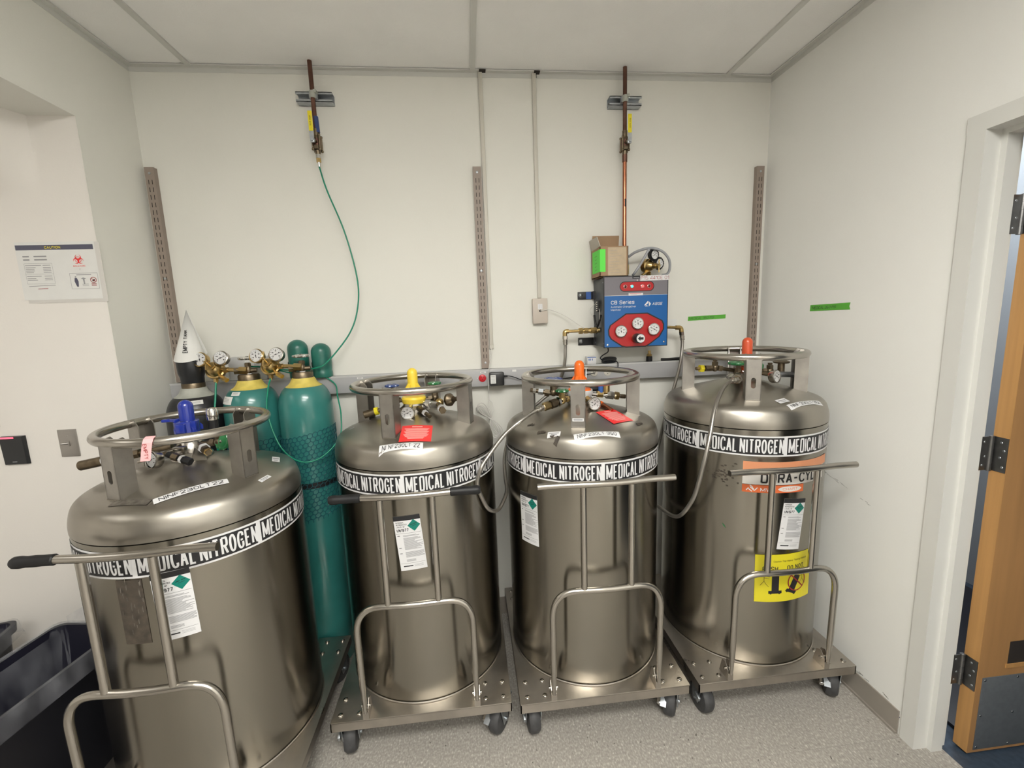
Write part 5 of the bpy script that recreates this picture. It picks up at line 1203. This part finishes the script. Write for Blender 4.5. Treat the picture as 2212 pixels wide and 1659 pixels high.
for x0, x1, y0, y1 in ((-.108, -.012, -.046, .029),):
    for y in (y0, -.010, y1): mb.line2((x0, y), (x1, y), .0008, .0003, 'greyink')
    for x in (x0, x1): mb.line2((x, y0), (x, y1), .0008, .0003, 'greyink')
for y, w_ in ((.022, .055), (.014, .035), (.008, .03), (.002, .03), (-.004, .026), (-.018, .05), (-.026, .03), (-.032, .035)): mb.sheet(-.105, y-.001, -.105+w_, y+.001, .0003, 'greyink'); mb.sheet(-.045, y-.001, -.018, y+.001, .0003, 'greyink')
mb.line2((-.105, -.055), (-.012, -.052), .002, .0003, 'greyink'); mb.line2((-.075, -.065), (-.04, -.064), .002, .0003, 'darkred')
bx, by = .082, .040
for k in range(3):
    a = radians(90+120*k); mb.X = Matrix()
    c = (bx+.0085*cos(a), by+.0085*sin(a)); n_ = 18
    pts_o = [(c[0]+.0108*cos(a+radians(25)+radians(310)*i/n_), c[1]+.0108*sin(a+radians(25)+radians(310)*i/n_)) for i in range(n_+1)]; c2 = (c[0]+.0020*cos(a), c[1]+.0020*sin(a))
    pts_i = [(c2[0]+.0082*cos(a+radians(25)+radians(310)*i/n_), c2[1]+.0082*sin(a+radians(25)+radians(310)*i/n_)) for i in range(n_+1)]
    mb.add([(x, y, .0003+k*.0002) for x, y in pts_o]+[(x, y, .0003+k*.0002) for x, y in pts_i], [(i, i+1, n_+2+i, n_+1+i) for i in range(n_)], 'redlab')
mb.ring2((bx, by), .0098, .0115, .0010, 'redlab'); mb.disc((bx, by), .0025, .0012, 'redlab')
mb.text('BIOHAZARD', bx, .014, .005, .0005, 'redlab', .042, .012, 'C'); mb.text('2', bx, .002, .006, .0005, 'greyink', None, 0, 'C')
for a, b in (((.043, -.010), (.140, -.010)), ((.140, -.010), (.140, -.068)), ((.140, -.068), (.043, -.068)), ((.043, -.068), (.043, -.010))): mb.line2(a, b, .0012, .0003, 'greyink')
mb.line2((.066, -.016), (.118, -.016), .0025, .0003, 'greyink')
mb.poly([(.058, -.028), (.066, -.028), (.070, -.040), (.068, -.060), (.062, -.060), (.056, -.040)], .0004, 'navyink'); mb.disc((.062, -.024), .003, .0004, 'greyink')
mb.poly([(.080, -.030), (.088, -.026), (.098, -.030), (.092, -.032), (.092, -.050), (.088, -.052), (.086, -.032)], .0004, 'greyink')
mb.ring2((.123, -.036), .009, .0112, .0004, 'darkred'); mb.poly([(.118, -.040), (.128, -.041), (.128, -.032), (.122, -.034)], .0005, 'black'); mb.line2((.117, -.03), (.129, -.042), .002, .0006, 'darkred')
for y in (-.052, -.057): mb.sheet(.114, y, .132, y+.0025, .0004, 'darkred'); mb.sheet(.082, y, .104, y+.0015, .0004, 'greyink')
mb.build('sign_print', t, smooth=False)
t = thing('light_switch', 'stainless steel light switch plate on the left wall above the nearest tank', 'light switch', (-1.6175, YR, 1.172))
mb = MB('switch'); mb.b2(-.0345, -.005, -.056, .0345, -.0003, .056, 0, .002); mb.lathe([(.003, 0), (0, .0015)], (0, -.005, .030), (0, -1, 0), 10); mb.lathe([(.003, 0), (0, .0015)], (0, -.005, -.030), (0, -1, 0), 10); mb.build('switch_plate', t)
mb = MB('switch'); mb.b2(-.006, -.008, -.012, .006, -.004, .012, 0, .001); mb.cyl((0, -.006, .0), (-.014, -.020, .001), .0045, .0035, n=10); mb.lathe([(.0045, 0), (.0035, .002)], (-.014, -.020, .001), (-.7, -.7, 0), 8); mb.build('switch_toggle', t)
t = thing('card_reader', 'black card reader with a glowing red bar on the left wall', 'card reader', (-1.815, YR, 1.155))
mb = MB('plastic_blk', 'greyink'); mb.add([(-.042, -.0005, -.058), (.045, -.0005, -.058), (.045, -.0005, .058), (-.042, -.0005, .058), (-.040, -.010, -.056), (.038, -.010, -.056), (.041, -.014, .057), (-.040, -.014, .057)], [(0, 4, 5, 1), (1, 5, 6, 2), (2, 6, 7, 3), (3, 7, 4, 0), (4, 7, 6, 5)]); mb.b2(-.010, -.0120, -.047, .006, -.0105, -.044, 'greyink'); mb.build('reader_housing', t, smooth=False)
mb = MB('led_red'); mb.b2(-.034, -.0152, .050, .012, -.0135, .0565, 0); mb.build('status_bar', t)
mb = MB('slot', 'ivory'); mb.b2(-1.96, YR-.012, 1.262, -1.862, YR-.0005, 1.40, 'slot'); mb.b2(-1.96, YR-.016, 1.252, -1.853, YR-.0005, 1.262, 'ivory')
tag(mb.build('wall_panel'), 'dark framed panel on the left wall at the left picture edge', 'wall panel')

# ------------------------------------------------------------------ waste bins
def bin_(x, y, w, d, h, rz, label, liner_seed, spike=0):
    t = thing('waste_bin', label, 'bin', (x, y, 0), radians(rz), 'dark waste bins with clear liners')
    mb = MB('bin', 'binblue')
    def ring(sc, z, grow=0, n=6):
        a, b, r = w/2*sc+grow, d/2*sc+grow, .035; out = []
        for cx, cy, a0 in ((a-r, b-r, 0), (-a+r, b-r, 90), (-a+r, -b+r, 180), (a-r, -b+r, 270)):
            for i in range(n): q = radians(a0+90*i/(n-1)); out.append((cx+r*cos(q), cy+r*sin(q), z))
        return out
    def loft(mb, rings, m, capb=False, flip=False):
        n = len(rings[0]); vs = [p for r in rings for p in r]; fs = []
        for j in range(len(rings)-1):
            for i in range(n):
                k = (i+1) % n; f = (j*n+i, j*n+k, (j+1)*n+k, (j+1)*n+i); fs.append(f[::-1] if flip else f)
        if capb: fs.append(tuple(range(n)))
        mb.add(vs, fs, m)
    loft(mb, [ring(.82, 0), ring(.98, h-.03), ring(1, h-.03, .008), ring(1, h, .010), ring(1, h, -.002)], 'bin', True)
    loft(mb, [ring(.80, .01), ring(.985, h-.03, -.002), ring(1, h, -.002)], 'binblue', True, True)
    mb.build('bin_body', t)
    ml = MB('liner'); rr = random.Random(liner_seed)
    def jit(r, a, zz=0): return [(x_+rr.uniform(-a, a), y_+rr.uniform(-a, a), z_+rr.uniform(-a, a)+zz) for x_, y_, z_ in r]
    rings = [jit(ring(.86, h*.35, -.01, 9), .010), jit(ring(.95, h*.7, -.006, 9), .006), jit(ring(1, h-.03, -.006, 9), .003), jit(ring(1, h+.004, 0, 9), .002), jit(ring(1, h+.007, .012, 9), .001), jit(ring(1, h-.012, .017, 9), .003), jit(ring(1, h-.034, .018, 9), .004), jit(ring(1, h-.058, .021, 9), .005)]
    loft(ml, rings, 'liner'); o = ml.build('bin_liner', t, ang=80)
    if spike:
        ml = MB('liner'); vs = []; n = 12
        for j in range(6):
            for i in range(n+1):
                u = i/n; v = j/5; vs.append((-w/2+.02+u*(w-.02), d/2+.012+.03*sin(u*7)*v, h+.0+v*.10*(.25+.75*u)*(1+.2*sin(u*9))))
        ml.add(vs, [(j*(n+1)+i, j*(n+1)+i+1, (j+1)*(n+1)+i+1, (j+1)*(n+1)+i) for j in range(5) for i in range(n)]); ml.build('loose_liner', t, ang=80)
    return t
bin_(-1.505, -.800, .255, .52, .52, -8, 'black waste bin with a folded clear liner, beside the nearest tank', 1, 1)
bin_(-1.890, -.70, .26, .46, .50, 14, 'dark waste bin with a folded clear liner, at the left picture edge', 2)
